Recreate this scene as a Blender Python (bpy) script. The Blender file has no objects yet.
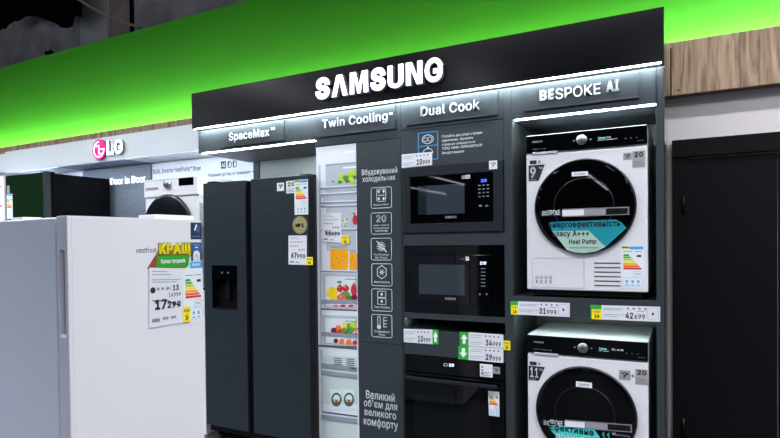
import bpy, bmesh, math, random
from mathutils import Vector, Matrix
random.seed(7)
SC = bpy.context.scene
COL = SC.collection
PI = math.pi

# ------------------------------------------------------------------ camera
def cam_axes(yaw, pitch, roll):
    f = Vector((math.sin(yaw)*math.cos(pitch), math.cos(yaw)*math.cos(pitch), math.sin(pitch)))
    r = f.cross(Vector((0, 0, 1))).normalized()
    u = r.cross(f)
    c, s = math.cos(roll), math.sin(roll)
    return c*r+s*u, -(-s*r+c*u), f
AX = cam_axes(-.5236, -.0151, -.0116)
FPX, CX, CY = 592.5, 343.414, 251.997
CAM = Vector((.1295, -3.3662, 1.449))
cd = bpy.data.cameras.new('camera'); cam = bpy.data.objects.new('camera', cd); COL.objects.link(cam)
cam.matrix_world = Matrix(((AX[0].x, -AX[1].x, -AX[2].x, CAM.x), (AX[0].y, -AX[1].y, -AX[2].y, CAM.y),
                           (AX[0].z, -AX[1].z, -AX[2].z, CAM.z), (0, 0, 0, 1)))
cd.sensor_width = 36; cd.lens = FPX/780*36
cd.shift_x = (390-CX)/780; cd.shift_y = (CY-219)/780
cd.clip_start = .05; cd.clip_end = 200
SC.camera = cam

def ray(u, v):
    return AX[0]*((u-CX)/FPX)+AX[1]*((v-CY)/FPX)+AX[2]

class Fr:
    """a flat face in the place: origin, right, up, normal towards the viewer"""
    def __init__(s, O, U, N, V=(0, 0, 1)):
        s.O = Vector(O); s.U = Vector(U).normalized(); s.V = Vector(V).normalized(); s.N = Vector(N).normalized()
    umax = 1e9
    def uv(s, px, py, n=0):
        d = ray(px, py); o = s.O+s.N*n
        t = (o-CAM).dot(s.N)/d.dot(s.N)
        q = CAM+d*t-s.O
        return (min(q.dot(s.U), s.umax), q.dot(s.V))
    def box(s, xl, xr, yt, yb, n=0):
        xm, ym = (xl+xr)/2, (yt+yb)/2
        return (s.uv(xl, ym, n)[0], s.uv(xr, ym, n)[0], s.uv(xm, yb, n)[1], s.uv(xm, yt, n)[1])   # u0 u1 v0 v1
    def p(s, u, v, n=0):
        return s.O+s.U*u+s.V*v+s.N*n
    def off(s, n):
        return Fr(s.O+s.N*n, s.U, s.N, s.V)

# ------------------------------------------------------------------ materials
def lin(c):
    return tuple(((x/255)/12.92 if x/255 <= .04045 else (((x/255)+.055)/1.055)**2.4) for x in c)+(1,)
_m = {}
def mat(name, rgb=(128, 128, 128), rough=.5, metal=0, emit=0, coat=0, noise=0, nscale=8, stretch=(1, 1, 1), bump=0, spec=.5, rgb2=None, alpha=None):
    if name in _m: return _m[name]
    m = bpy.data.materials.new(name); m.use_nodes = True
    nt = m.node_tree; b = nt.nodes['Principled BSDF']
    c = lin(rgb)
    b.inputs['Base Color'].default_value = c
    b.inputs['Roughness'].default_value = rough
    b.inputs['Metallic'].default_value = metal
    b.inputs['Specular IOR Level'].default_value = spec
    if coat: b.inputs['Coat Weight'].default_value = coat; b.inputs['Coat Roughness'].default_value = .04
    if emit:
        b.inputs['Emission Color'].default_value = c; b.inputs['Emission Strength'].default_value = emit
    if noise or bump:
        tc = nt.nodes.new('ShaderNodeTexCoord'); mp = nt.nodes.new('ShaderNodeMapping'); nz = nt.nodes.new('ShaderNodeTexNoise')
        mp.inputs['Scale'].default_value = stretch
        nz.inputs['Scale'].default_value = nscale; nz.inputs['Detail'].default_value = 6
        nt.links.new(tc.outputs['Object'], mp.inputs[0]); nt.links.new(mp.outputs[0], nz.inputs['Vector'])
        if noise:
            rp = nt.nodes.new('ShaderNodeValToRGB')
            c2 = lin(rgb2) if rgb2 else tuple(x*(1-noise) for x in c[:3])+(1,)
            rp.color_ramp.elements[0].color = c2; rp.color_ramp.elements[1].color = c
            rp.color_ramp.elements[0].position = .35; rp.color_ramp.elements[1].position = .65
            nt.links.new(nz.outputs['Fac'], rp.inputs[0]); nt.links.new(rp.outputs[0], b.inputs['Base Color'])
        if bump:
            bp = nt.nodes.new('ShaderNodeBump'); bp.inputs['Strength'].default_value = bump; bp.inputs['Distance'].default_value = .01
            nt.links.new(nz.outputs['Fac'], bp.inputs['Height']); nt.links.new(bp.outputs[0], b.inputs['Normal'])
    _m[name] = m
    return m

SLATE = mat('slate_laminate', (50, 57, 63), .45, spec=.35, noise=.1, nscale=60, stretch=(1, 1, .15))
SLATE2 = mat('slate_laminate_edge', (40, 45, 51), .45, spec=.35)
SIDE = mat('glossy_dark_side', (40, 42, 48), .12, coat=.6)
FASCIA = mat('black_fascia', (3, 4, 8), .2, spec=.4)
LED = mat('led_white', (226, 240, 242), .5, emit=170)
LEDN = mat('led_niche', (226, 242, 245), .5, emit=60)
LEDL = mat('led_left_wall', (230, 240, 255), .5, emit=80)
LEDG = mat('led_cove', (255, 248, 220), .5, emit=230)
LETTER = mat('lit_letter', (245, 246, 255), .5, emit=2.2)
LETLG = mat('lit_letter_soft', (245, 246, 255), .5, emit=1.3)
LSIDE = mat('letter_return', (150, 156, 175), .5)
WLET = mat('white_letter', (240, 244, 248), .5)
PRINTW = mat('white_print', (225, 230, 236), .6)
PRINTG = mat('grey_print', (130, 134, 142), .6)
PRINTD = mat('dark_print', (34, 34, 40), .6)
LOGOP = mat('silver_print', (190, 192, 198), .4)
BLUEL = mat('blue_print', (60, 150, 215), .6)
WHITEA = mat('white_enamel', (222, 222, 228), .3, coat=.2)
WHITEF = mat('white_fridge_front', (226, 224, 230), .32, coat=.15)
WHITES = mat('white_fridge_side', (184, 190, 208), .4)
TRIMG = mat('pale_grey_plastic', (176, 178, 196), .45)
RECESS = mat('recess_grey', (128, 130, 150), .5)
GLOSSB = mat('black_glass', (4, 4, 6), .02, spec=.35)
GLOSSD = mat('black_control_glass', (4, 5, 7), .06, spec=.3)
WINGREY = mat('tinted_window', (52, 60, 70), .03)
WINGREY2 = mat('tinted_window_dim', (30, 36, 44), .04)
BLACK = mat('black_plastic', (6, 6, 7), .45, spec=.2)
BLACKM = mat('matt_black', (4, 4, 5), .8, spec=.1)
BEZEL = mat('door_ring', (20, 22, 26), .3)
STEELD = mat('brushed_dark_steel', (50, 60, 67), .38, metal=.5, noise=.18, nscale=90, stretch=(.05, .05, 1))
CHROME = mat('chrome', (150, 152, 156), .35, metal=.9)
PAPER = mat('tag_paper', (222, 222, 232), .55)
LABEL = mat('label_paper', (228, 232, 238), .5)
YEL = mat('yellow_card', (250, 226, 20), .55)
GRN = mat('green_card', (42, 168, 48), .55)
TEAL = mat('teal_sticker', (22, 140, 158), .4)
PALEG = mat('pale_green_sticker', (168, 196, 184), .45)
TEALL = mat('bright_teal_print', (60, 205, 200), .5)
GREYST = mat('grey_sticker', (150, 150, 156), .45)
GREYST2 = mat('warm_grey_sticker', (160, 156, 152), .45)
LBLUE = mat('label_blue', (60, 165, 225), .5)
NAVY = mat('navy_sticker', (18, 34, 72), .4)
NAVY2 = mat('blue_sticker', (36, 84, 150), .4)
GOLD = mat('gold_disc', (186, 176, 120), .35, metal=.3)
EN = [mat('energy_%d' % i, c, .5) for i, c in enumerate([(20, 150, 70), (90, 180, 50), (190, 205, 40), (245, 220, 30), (240, 165, 40), (230, 100, 40), (215, 40, 40)])]
RED = mat('red_print', (200, 40, 44), .5)
BROWN = mat('red_brown_print', (150, 62, 34), .5)
MAG = mat('magenta_disc', (225, 20, 140), .4, emit=.55)
MAGD = mat('magenta_rim', (120, 10, 80), .4)
SILVERL = mat('pale_sign_face', (226, 234, 240), .35)
WPANEL = mat('white_wall_panel', (228, 232, 238), .45)
TEXG = mat('grey_textured_panel', (102, 111, 122), .6, noise=.2, nscale=25, stretch=(1, 1, 1))
POSTW = mat('photo_white', (222, 226, 236), .35)
POSTG = mat('photo_pale_grey', (182, 188, 200), .35)
POSTM = mat('photo_mid_grey', (140, 148, 160), .35)
POSTD = mat('photo_dark_grey', (84, 90, 98), .35)
POSTT = mat('photo_green_white', (196, 212, 212), .35)

# ------------------------------------------------------------------ mesh building
_txt = {}
GLYPHS = {}
for _l in """'206;78 318,70 509,136 509,128 318
+453;198 34,198 364,255 364,255 34;61 172,61 226,391 226,391 172
.188;95 -4,83 -3,73 1,63 9,55 18,51 29,50 41,51 53,55 64,63 73,73 81,83 85,95 87,107 85,118 81,128 73,135 64,140 53,141 41,140 29,135 18,128 9,118 1,107 -3
0453;227 -7,191 -3,158 7,130 24,105 48,85 77,69 113,57 155,50 202,48 254,50 306,57 353,69 395,85 431,106 461,130 484,159 502,191 512,227 516,262 512,295 502,323 484,348 461,368 431,384 395,396 353,403 306,405 254,403 202,396 155,384 113,368 77,348 48,323 24,295 7,263 -3;227 50,250 52,271 60,290 74,306 92,320 116,330 144,338 176,342 213,344 254,342 295,338 332,330 365,320 393,306 416,290 435,271 449,250 457,227 460,203 457,182 449,163 435,147 416,134 393,123 365,115 332,111 295,109 254,111 213,115 176,123 144,134 116,147 92,163 74,182 60,203 52
1453;76 0,76 55,391 55,391 0;276 509,276 0,212 0,212 448,209 448,86 358,86 427,198 509
2453;64 0,64 47,234 229,282 282,294 298,303 312,311 327,316 341,319 356,320 371,319 389,315 405,308 419,298 431,287 441,273 449,258 455,241 458,224 460,205 458,188 454,172 447,159 438,148 427,139 413,132 398,128 381,127 362,66 362,68 391,75 418,86 442,102 464,121 482,143 496,168 507,196 513,225 516,254 513,281 507,306 497,328 482,346 465,361 445,372 423,379 398,381 372,380 354,377 336,371 318,363 299,351 280,336 259,317 235,294 209,267 180,153 60,153 57,389 57,389 0
3453;218 -7,188 -5,159 1,133 10,108 22,88 38,70 57,57 79,48 104,44 132,109 132,112 115,118 100,126 87,137 76,150 66,165 59,182 54,200 51,219 50,239 51,258 55,275 61,291 69,304 80,315 93,323 108,328 125,329 145,328 163,323 180,316 196,306 211,292 223,275 234,254 241,229 246,201 248,157 248,157 299,288 448,288 452,70 452,70 509,372 509,372 461,211 278,211 289,247 290,279 286,308 276,333 262,354 244,371 222,383 198,391 173,393 145,390 116,383 90,370 66,354 45,333 27,309 12,281 2,251 -5
4453;40 105,40 158,247 509,311 509,109 166,109 163,413 163,413 105;282 0,282 318,343 318,343 0
5453;221 -7,192 -5,165 1,140 11,118 25,99 41,83 60,71 82,63 105,60 130,122 130,125 115,130 102,138 89,148 78,160 68,173 60,188 54,204 51,221 50,241 51,259 56,276 64,291 75,304 89,314 104,322 122,326 141,328 162,326 183,321 203,314 221,303 237,290 251,275 262,257 270,238 275,218 277,201 276,184 273,167 268,152 262,139 255,128 246,67 253,96 509,366 509,366 452,151 452,134 301,136 301,148 311,162 318,178 325,194 330,212 333,229 334,252 332,274 328,294 321,313 311,330 299,345 285,358 269,370 251,379 231,386 210,390 187,391 163,388 132,381 102,369 76,352 52,332 32,309 15,282 3,253 -4
6453;226 -7,196 -4,168 3,142 15,119 31,100 51,84 74,73 101,66 130,64 162,65 187,71 212,80 239,93 268,112 302,137 340,252 509,322 509,151 261,145 261,165 288,196 307,208 311,221 313,235 314,265 312,291 305,316 295,337 280,355 262,370 240,380 215,387 187,389 157,387 127,379 98,368 73,352 50,333 30,310 14,284 3,257 -4;226 48,245 50,263 55,279 63,293 73,304 86,314 101,322 119,326 137,327 157,326 178,322 196,314 213,304 228,293 241,279 251,263 259,245 264,226 265,207 264,190 259,174 252,160 241,148 229,138 214,131 197,126 179,125 158,126 138,131 119,138 102,148 86,160 73,174 63,190 55,207 50
7453;97 0,323 448,323 452,62 452,62 509,391 509,391 449,165 0
8453;226 -7,193 -5,163 1,136 11,111 25,91 42,74 62,62 84,54 109,52 135,53 156,58 176,65 195,75 212,87 228,101 241,117 252,134 260,153 265,153 267,129 276,109 289,93 308,80 330,73 354,70 380,73 405,79 429,90 450,106 469,124 485,146 498,170 508,197 514,226 516,255 514,282 508,306 498,328 485,346 469,361 450,373 429,379 405,382 380,379 354,372 330,359 308,343 289,323 276,300 267,300 265,319 260,335 252,351 241,365 228,377 212,387 195,395 176,399 156,401 135,398 109,391 84,378 62,362 42,341 25,317 11,289 1,259 -5;226 49,248 50,267 54,285 60,300 69,313 79,323 91,331 106,335 121,337 139,335 157,330 173,322 189,312 202,298 213,283 223,265 230,247 234,226 235,206 234,187 230,169 223,154 213,140 202,130 189,122 173,117 157,115 139,117 121,121 106,129 91,139 79,152 69,167 60,185 54,205 50;226 290,244 291,260 294,274 300,287 308,298 318,307 330,314 344,318 359,319 376,318 392,314 407,308 420,299 432,288 442,275 449,260 455,244 459,226 460,208 459,192 455,177 449,164 442,153 432,145 420,138 407,134 392,133 376,134 359,138 344,145 330,154 318,165 308,178 300,193 294,209 291
9453;226 516,256 513,285 506,310 494,333 478,352 458,368 434,380 408,387 378,389 347,387 322,382 296,373 270,359 240,340 207,315 168,200 0,130 0,301 248,307 248,287 221,257 202,245 198,232 195,218 195,188 197,161 203,137 214,116 229,98 247,83 269,72 294,66 321,64 352,66 382,73 411,85 436,101 459,120 479,143 494,168 506,196 513;226 460,207 459,190 454,174 446,160 435,148 423,138 407,131 390,127 372,125 352,127 331,131 313,138 295,148 280,160 268,174 257,190 250,207 245,226 243,245 245,263 249,279 257,293 267,305 280,314 295,322 312,326 330,327 350,326 371,322 390,314 407,305 422,293 435,279 446,263 454,245 459
:188;95 -4,83 -3,73 1,63 9,55 18,51 29,50 41,51 53,55 64,63 73,73 81,83 85,95 87,107 85,118 81,128 73,135 64,140 53,141 41,140 29,135 18,128 9,118 1,107 -3;95 271,83 272,73 277,63 284,55 294,51 304,50 316,51 328,55 339,63 349,73 356,83 360,95 362,107 360,118 356,128 349,135 339,140 328,141 316,140 304,135 294,128 284,118 277,107 272
?358;132 152,133 187,136 211,141 230,148 245,157 258,168 269,209 298,223 309,236 321,247 334,255 349,260 365,262 384,260 399,257 413,250 425,242 436,232 445,220 452,207 457,193 461,178 462,163 461,150 458,137 453,125 446,115 437,106 425,99 412,94 396,92 378,27 378,30 406,38 430,49 452,64 471,82 487,103 499,126 508,151 514,178 516,206 514,232 508,255 498,275 486,292 470,306 451,316 430,322 407,324 382,322 356,316 332,306 311,292 292,275 276,254 261,219 235,211 226,204 216,196 192,194 177,194 152;164 -4,152 -3,141 1,131 9,124 18,120 29,118 41,120 53,124 64,131 73,141 80,152 85,164 86,176 85,186 80,196 73,203 64,208 53,209 41,208 29,203 18,196 9,186 1,176 -3
A480;16 0,201 509,276 509,463 0,395 0,287 302,264 372,232 478,245 478,213 371,191 302,85 0;110 142,110 199,370 199,370 142
B456;60 0,60 509,241 509,274 507,304 501,329 491,350 477,367 461,381 442,390 421,396 398,398 374,397 353,393 336,387 320,378 307,368 295,356 286,343 278,329 272,315 267,315 262,331 260,347 254,363 245,378 234,391 220,402 203,411 184,416 161,418 136,416 111,410 88,400 67,386 48,368 31,344 18,317 8,284 2,247 0;125 57,245 57,281 60,309 67,330 80,344 96,353 115,355 137,354 153,350 169,342 184,333 197,320 209,306 218,289 225,269 229,248 231,125 231;125 285,238 285,256 287,273 290,288 296,302 304,314 314,323 326,330 340,335 355,336 372,333 393,326 412,313 429,294 442,270 449,240 452,125 452
C510;267 -7,225 -3,186 7,150 25,119 49,92 79,70 115,53 157,44 203,40 254,44 305,53 352,70 393,92 429,119 459,150 484,186 501,225 512,267 516,293 514,317 511,340 504,362 496,383 485,402 471,419 456,435 438,448 418,459 397,467 373,473 348,408 348,404 365,397 380,389 395,380 407,369 418,357 428,344 437,330 444,315 449,300 453,284 455,267 456,237 453,209 445,184 432,161 414,141 391,125 364,113 332,106 295,103 254,106 213,113 177,125 145,141 117,161 94,184 76,210 63,237 56,267 53,284 54,300 56,315 60,330 65,344 72,357 81,369 90,380 102,389 114,397 128,404 144,408 160,473 160,467 135,459 112,448 91,435 71,420 53,402 38,383 24,363 13,341 5,317 -2,293 -6
D502;219 0,96 0,96 57,215 57,254 60,288 68,318 81,343 99,363 122,379 149,390 181,397 216,399 255,397 294,390 329,379 361,364 388,344 410,320 428,291 441,258 449,221 452,93 452,93 509,225 509,273 505,315 495,353 478,385 455,412 426,433 391,449 351,458 306,462 255,458 205,449 159,433 119,411 83,384 54,351 31,312 14,268 3;125 509,125 0,60 0,60 509
E419;60 0,60 509,372 509,372 452,125 452,125 286,355 286,355 229,125 229,125 57,375 57,375 0
F410;60 0,60 509,369 509,369 452,125 452,125 278,346 278,346 221,125 221,125 0
G520;269 -7,225 -3,185 7,149 25,118 49,91 79,69 116,53 157,43 203,40 254,43 305,53 352,69 393,91 429,117 459,149 484,184 501,223 512,265 516,291 514,316 510,340 504,363 494,384 483,403 469,421 453,436 436,449 416,460 395,468 373,474 349,408 349,402 365,395 379,387 393,378 406,368 417,356 427,344 436,330 443,300 453,283 455,265 456,236 453,209 445,183 432,160 414,141 392,125 364,113 332,106 295,103 254,106 213,113 177,125 145,141 117,161 95,184 76,210 63,238 56,269 53,296 55,322 61,345 71,365 85,382 102,396 123,407 147,413 173,415 202,434 199,283 199,283 256,478 256,478 200,475 160,466 124,451 91,431 62,406 38,377 19,344 5,308 -4
H517;60 0,60 509,125 509,125 289,392 289,392 509,457 509,457 0,392 0,392 232,125 232,125 0
I300;31 0,31 57,118 57,118 452,31 452,31 509,269 509,269 452,183 452,183 57,269 57,269 0
K467;104 145,104 216,139 261,174 303,212 344,364 509,448 509,231 276,228 276;60 0,60 509,125 509,125 334,124 225,125 193,125 0;372 0,188 259,228 309,449 0
L393;60 0,60 509,125 509,125 57,361 57,361 0
M628;60 0,60 509,152 509,277 187,287 159,299 123,311 84,322 49,307 49,318 83,330 121,342 158,352 187,476 509,568 509,568 0,504 0,504 327,507 457,513 457,498 409,482 363,467 322,456 291,342 0,286 0,170 291,159 321,145 361,129 408,112 457,119 457,122 328,122 0
N523;60 0,60 509,136 509,343 183,363 151,388 107,414 55,405 54,401 108,399 157,399 509,463 509,463 0,387 0,202 290,177 331,148 381,108 452,119 454,122 384,124 328,125 291,125 0
O533;267 -7,225 -3,186 7,150 25,119 49,92 79,70 115,53 157,44 203,40 254,44 305,53 352,70 393,92 429,119 459,150 484,186 501,225 512,267 516,309 512,348 501,384 484,415 459,442 429,464 393,480 352,490 305,493 254,490 203,480 157,464 115,442 79,415 49,384 25,348 7,309 -3;267 53,296 55,324 63,349 76,372 94,392 116,408 144,420 176,428 213,430 254,428 295,420 332,408 365,392 392,372 415,349 433,324 446,296 453,267 456,237 453,210 445,184 433,161 415,142 392,125 364,113 332,106 295,103 254,106 213,113 176,125 144,142 117,161 94,184 76,210 63,237 55
P445;60 0,60 509,235 509,272 506,305 499,332 487,356 471,375 452,390 430,400 404,407 377,409 348,407 318,400 291,390 265,375 243,356 223,332 207,305 195,272 188,235 186,109 186,109 242,233 242,257 244,279 248,297 256,312 266,324 279,333 294,339 310,343 328,344 348,343 367,339 385,333 402,324 416,312 428,297 439,279 446,257 451,232 452,125 452,125 0
Q533;245 159,313 159,369 85,384 65,468 -48,401 -48,346 27,331 46;267 -7,225 -3,186 7,150 25,119 49,92 79,70 115,53 157,44 203,40 254,44 305,53 352,70 393,92 429,119 459,150 484,186 501,225 512,267 516,309 512,348 501,384 484,415 459,442 429,464 393,480 352,490 305,493 254,490 203,480 157,464 115,442 79,415 49,384 25,348 7,309 -3;267 53,296 55,324 63,349 76,372 94,392 116,408 144,420 176,428 213,430 254,428 295,420 332,408 365,392 392,372 415,349 433,324 446,296 453,267 456,237 453,210 445,184 433,161 415,142 392,125 364,113 332,106 295,103 254,106 213,113 176,125 144,142 117,161 94,184 76,210 63,237 55
R449;60 0,60 509,236 509,273 506,305 500,333 489,356 473,376 455,390 433,401 408,407 381,409 352,407 323,401 296,390 271,376 250,356 232,333 217,305 206,273 200,236 198,96 198,96 255,234 255,258 256,280 260,298 267,313 276,325 287,334 300,340 316,344 333,345 352,344 371,340 389,334 405,325 419,313 430,298 440,279 446,258 451,233 452,125 452,125 0;353 0,230 229,303 229,428 0
S447;224 -9,188 -7,156 -1,128 9,102 23,81 40,64 60,51 83,42 109,38 137,104 137,108 118,114 102,123 88,136 76,150 66,166 59,185 53,204 50,224 49,246 50,267 54,286 60,303 69,317 79,329 92,338 106,344 122,346 139,344 154,340 168,332 179,322 189,310 197,296 205,245 222,184 239,145 253,112 269,86 289,67 313,56 341,52 372,54 400,62 425,75 448,92 468,113 484,138 498,165 508,195 514,227 516,259 514,289 508,316 498,340 484,360 468,377 449,390 427,398 403,401 378,337 378,332 402,320 421,302 437,280 449,254 456,225 459,204 457,185 454,167 448,152 440,139 430,129 418,121 405,117 391,115 376,117 359,122 345,131 334,142 324,155 315,169 308,212 293,264 279,312 264,344 248,359 238,372 226,384 213,395 198,402 180,407 161,408 139,406 112,399 87,386 64,370 43,349 25,323 11,294 0,261 -7
T449;32 452,32 509,417 509,417 452,257 452,257 0,193 0,193 452
U517;259 -8,220 -6,186 2,154 15,126 33,103 55,85 80,71 108,63 140,60 173,60 509,124 509,124 178,126 155,132 133,141 113,153 95,169 80,187 68,208 59,232 53,259 52,285 53,309 59,331 68,349 80,364 95,377 113,385 133,391 155,393 178,393 509,457 509,457 173,454 140,446 108,433 80,414 55,391 33,363 15,332 2,297 -6
V480;204 0,16 509,84 509,192 206,215 137,248 31,235 31,267 138,290 206,395 509,463 509,278 0
W686;155 0,16 509,82 509,163 196,187 94,197 40,189 40,200 94,211 145,224 196,306 509,380 509,462 196,486 94,497 40,488 40,499 94,510 145,523 196,603 509,670 509,530 0,455 0,368 323,351 391,336 475,350 475,335 395,318 323,230 0
X474;18 0,217 284,217 236,29 509,104 509,178 400,204 361,223 329,243 292,232 292,252 329,272 361,298 400,374 509,446 509,259 239,259 287,456 0,382 0,292 129,268 165,250 195,230 231,244 231,225 196,206 166,182 129,91 0
Y472;203 0,203 208,16 509,91 509,192 344,222 292,250 230,224 230,251 293,280 344,381 509,455 509,268 208,268 0
Z438;42 0,42 46,273 385,306 431,341 476,348 454,285 452,40 452,40 509,397 509,397 462,169 129,134 81,97 33,90 54,152 57,399 57,399 0
a389;160 -9,137 -7,115 -3,94 5,76 15,60 29,48 45,38 63,32 84,30 108,32 128,36 146,43 161,53 174,64 184,78 193,92 200,108 206,125 211,178 220,234 227,265 235,276 255,275 272,272 285,267 297,260 307,251 315,240 322,227 327,212 330,196 331,178 330,163 327,149 322,118 301,100 274,41 291,51 313,64 331,79 346,95 358,114 368,133 375,153 380,173 383,194 384,239 379,255 375,271 369,286 360,300 350,312 336,322 320,330 301,335 278,337 251,337 0,277 0,277 52,272 52,252 25,242 16,229 8,215 1,199 -4,181 -7;170 45,192 47,211 51,228 59,242 68,254 80,263 93,270 108,274 122,276 138,276 190,259 182,231 176,200 171,175 168,134 159,122 153,112 147,103 139,97 130,93 118,92 105,93 93,96 82,102 72,109 64,119 57,130 52,142 48,156 46
b424;229 -8,208 -7,189 -3,172 4,159 12,147 21,138 31,118 59,112 59,112 0,53 0,53 509,114 509,114 319,118 319,137 346,147 355,158 364,171 373,188 379,207 383,229 384,259 382,287 374,313 361,335 342,354 320,370 293,381 261,388 227,390 189,388 151,381 116,370 84,355 57,336 34,313 16,288 3,260 -6;220 47,242 49,262 55,279 66,294 80,306 97,316 117,323 139,327 163,328 189,327 215,323 239,316 261,307 281,295 298,280 311,262 322,243 328,220 330,198 328,178 322,161 312,147 299,134 282,125 263,118 241,114 216,113 189,114 162,118 138,125 115,135 95,147 78,162 65,179 55,198 49
c396;207 -8,174 -5,144 3,117 16,93 35,72 58,56 85,44 116,37 150,34 187,37 225,44 260,56 291,72 318,93 341,117 360,144 374,174 382,207 384,226 384,243 381,260 377,276 371,291 364,305 356,318 346,330 335,340 322,349 308,356 293,362 277,303 262,290 289,270 311,242 325,207 330,184 328,163 321,145 310,130 296,118 278,108 258,102 236,98 212,96 187,98 163,102 139,108 117,118 97,130 80,145 66,163 55,184 49,207 46,243 52,271 66,292 89,304 117,363 102,357 86,350 70,341 56,331 43,319 32,306 21,292 12,277 5,261 -1,244 -5,226 -7
d424;195 -8,165 -6,137 3,111 16,89 34,70 57,55 84,43 116,36 151,34 189,36 227,43 261,55 293,70 320,89 342,112 361,137 374,165 382,196 384,218 383,237 379,253 373,267 364,278 355,287 346,306 319,311 319,311 509,372 509,372 0,313 0,313 59,307 59,287 31,277 21,266 12,252 4,236 -3,217 -7;205 47,226 49,246 55,263 65,278 78,290 95,299 115,306 138,310 162,312 189,310 216,306 241,300 263,290 282,278 299,263 312,246 322,227 328,205 330,182 328,162 322,145 311,130 298,118 281,108 261,102 239,98 215,96 189,98 163,102 139,109 117,118 97,130 80,145 66,162 55,182 49
e404;212 -8,177 -5,145 3,117 16,92 35,72 58,56 85,44 116,37 150,34 187,36 224,44 258,55 290,71 317,91 340,115 359,142 373,172 382,205 384,226 383,246 380,266 374,285 366,303 355,319 341,334 324,347 305,357 282,365 256,370 227,371 194,371 169,75 169,75 221,338 221,310 202,308 226,304 248,298 269,288 286,277 301,263 314,246 323,227 328,205 330,183 328,164 323,146 313,131 301,119 286,109 270,102 251,97 231,96 211,96 178,98 151,102 127,110 106,121 88,135 73,151 61,169 53,190 48,212 46,227 47,241 49,254 53,265 58,276 65,285 73,294 82,306 105,365 91,358 72,348 55,335 39,320 26,302 14,283 4,261 -3,237 -7
f254;228 379,228 327,6 327,6 379;81 0,81 432,82 452,87 470,96 486,107 499,120 510,135 519,152 525,169 529,187 530,222 527,243 521,227 468,215 472,195 474,178 472,164 468,154 460,147 449,143 435,142 419,142 0
g425;207 -151,180 -149,156 -146,134 -140,114 -132,97 -122,82 -110,70 -97,59 -84,51 -69,101 -41,122 -66,131 -74,142 -82,154 -88,169 -93,187 -96,207 -97,236 -95,261 -87,282 -75,298 -58,308 -34,311 -6,311 68,306 68,287 41,277 32,266 23,252 16,236 10,217 6,195 5,165 7,138 14,113 27,90 43,71 65,55 90,43 120,36 154,34 191,36 229,43 263,55 293,71 320,90 342,112 361,138 374,166 382,196 384,218 383,237 379,253 373,267 365,279 356,288 346,308 319,313 319,313 379,372 379,372 -9,370 -40,363 -67,350 -90,334 -109,314 -124,291 -136,265 -144,237 -149;205 59,227 61,246 66,264 75,278 87,290 103,300 121,307 142,311 166,312 193,311 219,307 242,300 264,291 283,279 299,264 312,247 322,227 328,205 330,182 328,163 322,145 312,130 298,118 282,109 262,102 241,98 218,96 193,98 167,102 144,109 123,118 104,131 88,145 76,163 66,183 61
h410;114 227,114 0,53 0,53 509,114 509,114 287,102 287,116 319,132 344,152 362,175 374,200 382,227 384,252 383,275 377,295 369,313 356,328 340,341 321,350 298,355 271,357 240,357 0,296 0,296 235,293 263,286 286,273 304,256 318,235 326,210 329,192 328,176 324,161 317,147 308,136 297,126 283,119 266,115 248
i167;53 0,53 379,114 379,114 0;84 443,73 444,63 448,54 455,47 463,43 472,41 483,43 494,47 504,54 512,63 518,73 522,84 524,95 522,105 518,114 512,121 504,125 494,126 483,125 472,121 463,114 455,105 448,95 444
j167;53 379,114 379,114 -30,112 -52,108 -72,102 -90,92 -106,80 -119,65 -129,47 -137,27 -141,4 -143,-10 -143,-10 -87,2 -87,18 -85,31 -80,40 -72,47 -61,51 -46,53 -29;83 443,72 444,62 448,53 455,47 463,42 472,41 483,42 494,47 504,53 512,62 518,72 522,83 524,95 522,105 518,114 512,120 504,125 494,126 483,125 472,120 463,114 455,105 448,95 444
k381;110 137,110 212,121 212,284 379,360 379,184 199,177 199;53 0,53 509,114 509,114 0;294 0,148 186,191 229,372 0
l189;139 -2,112 0,91 8,74 20,62 37,55 59,53 84,53 509,114 509,114 83,117 71,120 62,126 57,135 53,146 52,170 54,181 3,162 -1
m610;53 0,53 379,112 379,112 295,108 295,114 314,122 331,132 346,144 358,158 368,172 376,187 382,203 385,219 386,245 383,268 375,287 361,303 342,314 320,321 295,312 295,318 312,326 329,337 343,350 356,364 366,381 375,398 381,417 385,437 386,458 385,478 380,497 372,514 361,529 346,541 328,550 307,555 283,557 255,557 0,496 0,496 254,493 279,485 298,473 313,456 323,438 329,419 330,402 329,387 326,374 320,363 312,353 302,345 290,340 277,336 263,335 247,335 0,274 0,274 260,272 280,265 297,253 311,238 322,220 328,199 330,185 329,171 326,158 320,145 312,135 302,126 289,119 274,115 257,114 238,114 0
n410;114 227,114 0,53 0,53 379,112 379,112 287,102 287,116 319,132 344,152 362,175 374,200 382,227 384,252 383,275 377,295 369,313 356,328 340,341 321,350 298,355 271,357 240,357 0,296 0,296 235,293 263,286 286,273 304,256 318,235 326,210 329,192 328,176 324,161 317,147 308,136 297,126 283,119 266,115 248
o415;207 -8,174 -5,144 3,117 16,93 35,72 58,56 85,44 116,37 150,34 187,37 225,44 260,56 291,72 318,93 341,117 360,144 374,174 382,207 384,241 382,271 374,299 360,323 341,343 318,359 291,371 260,379 225,381 187,379 150,371 116,359 85,343 58,323 35,299 16,271 3,241 -5;207 46,231 49,252 55,270 66,285 80,298 97,307 117,314 139,318 163,319 187,318 212,314 236,307 258,298 278,285 296,270 310,252 321,231 328,207 330,184 328,163 321,145 310,130 296,118 278,108 258,102 236,98 212,96 187,98 163,102 139,108 117,118 97,130 80,145 66,163 55,184 49
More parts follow.
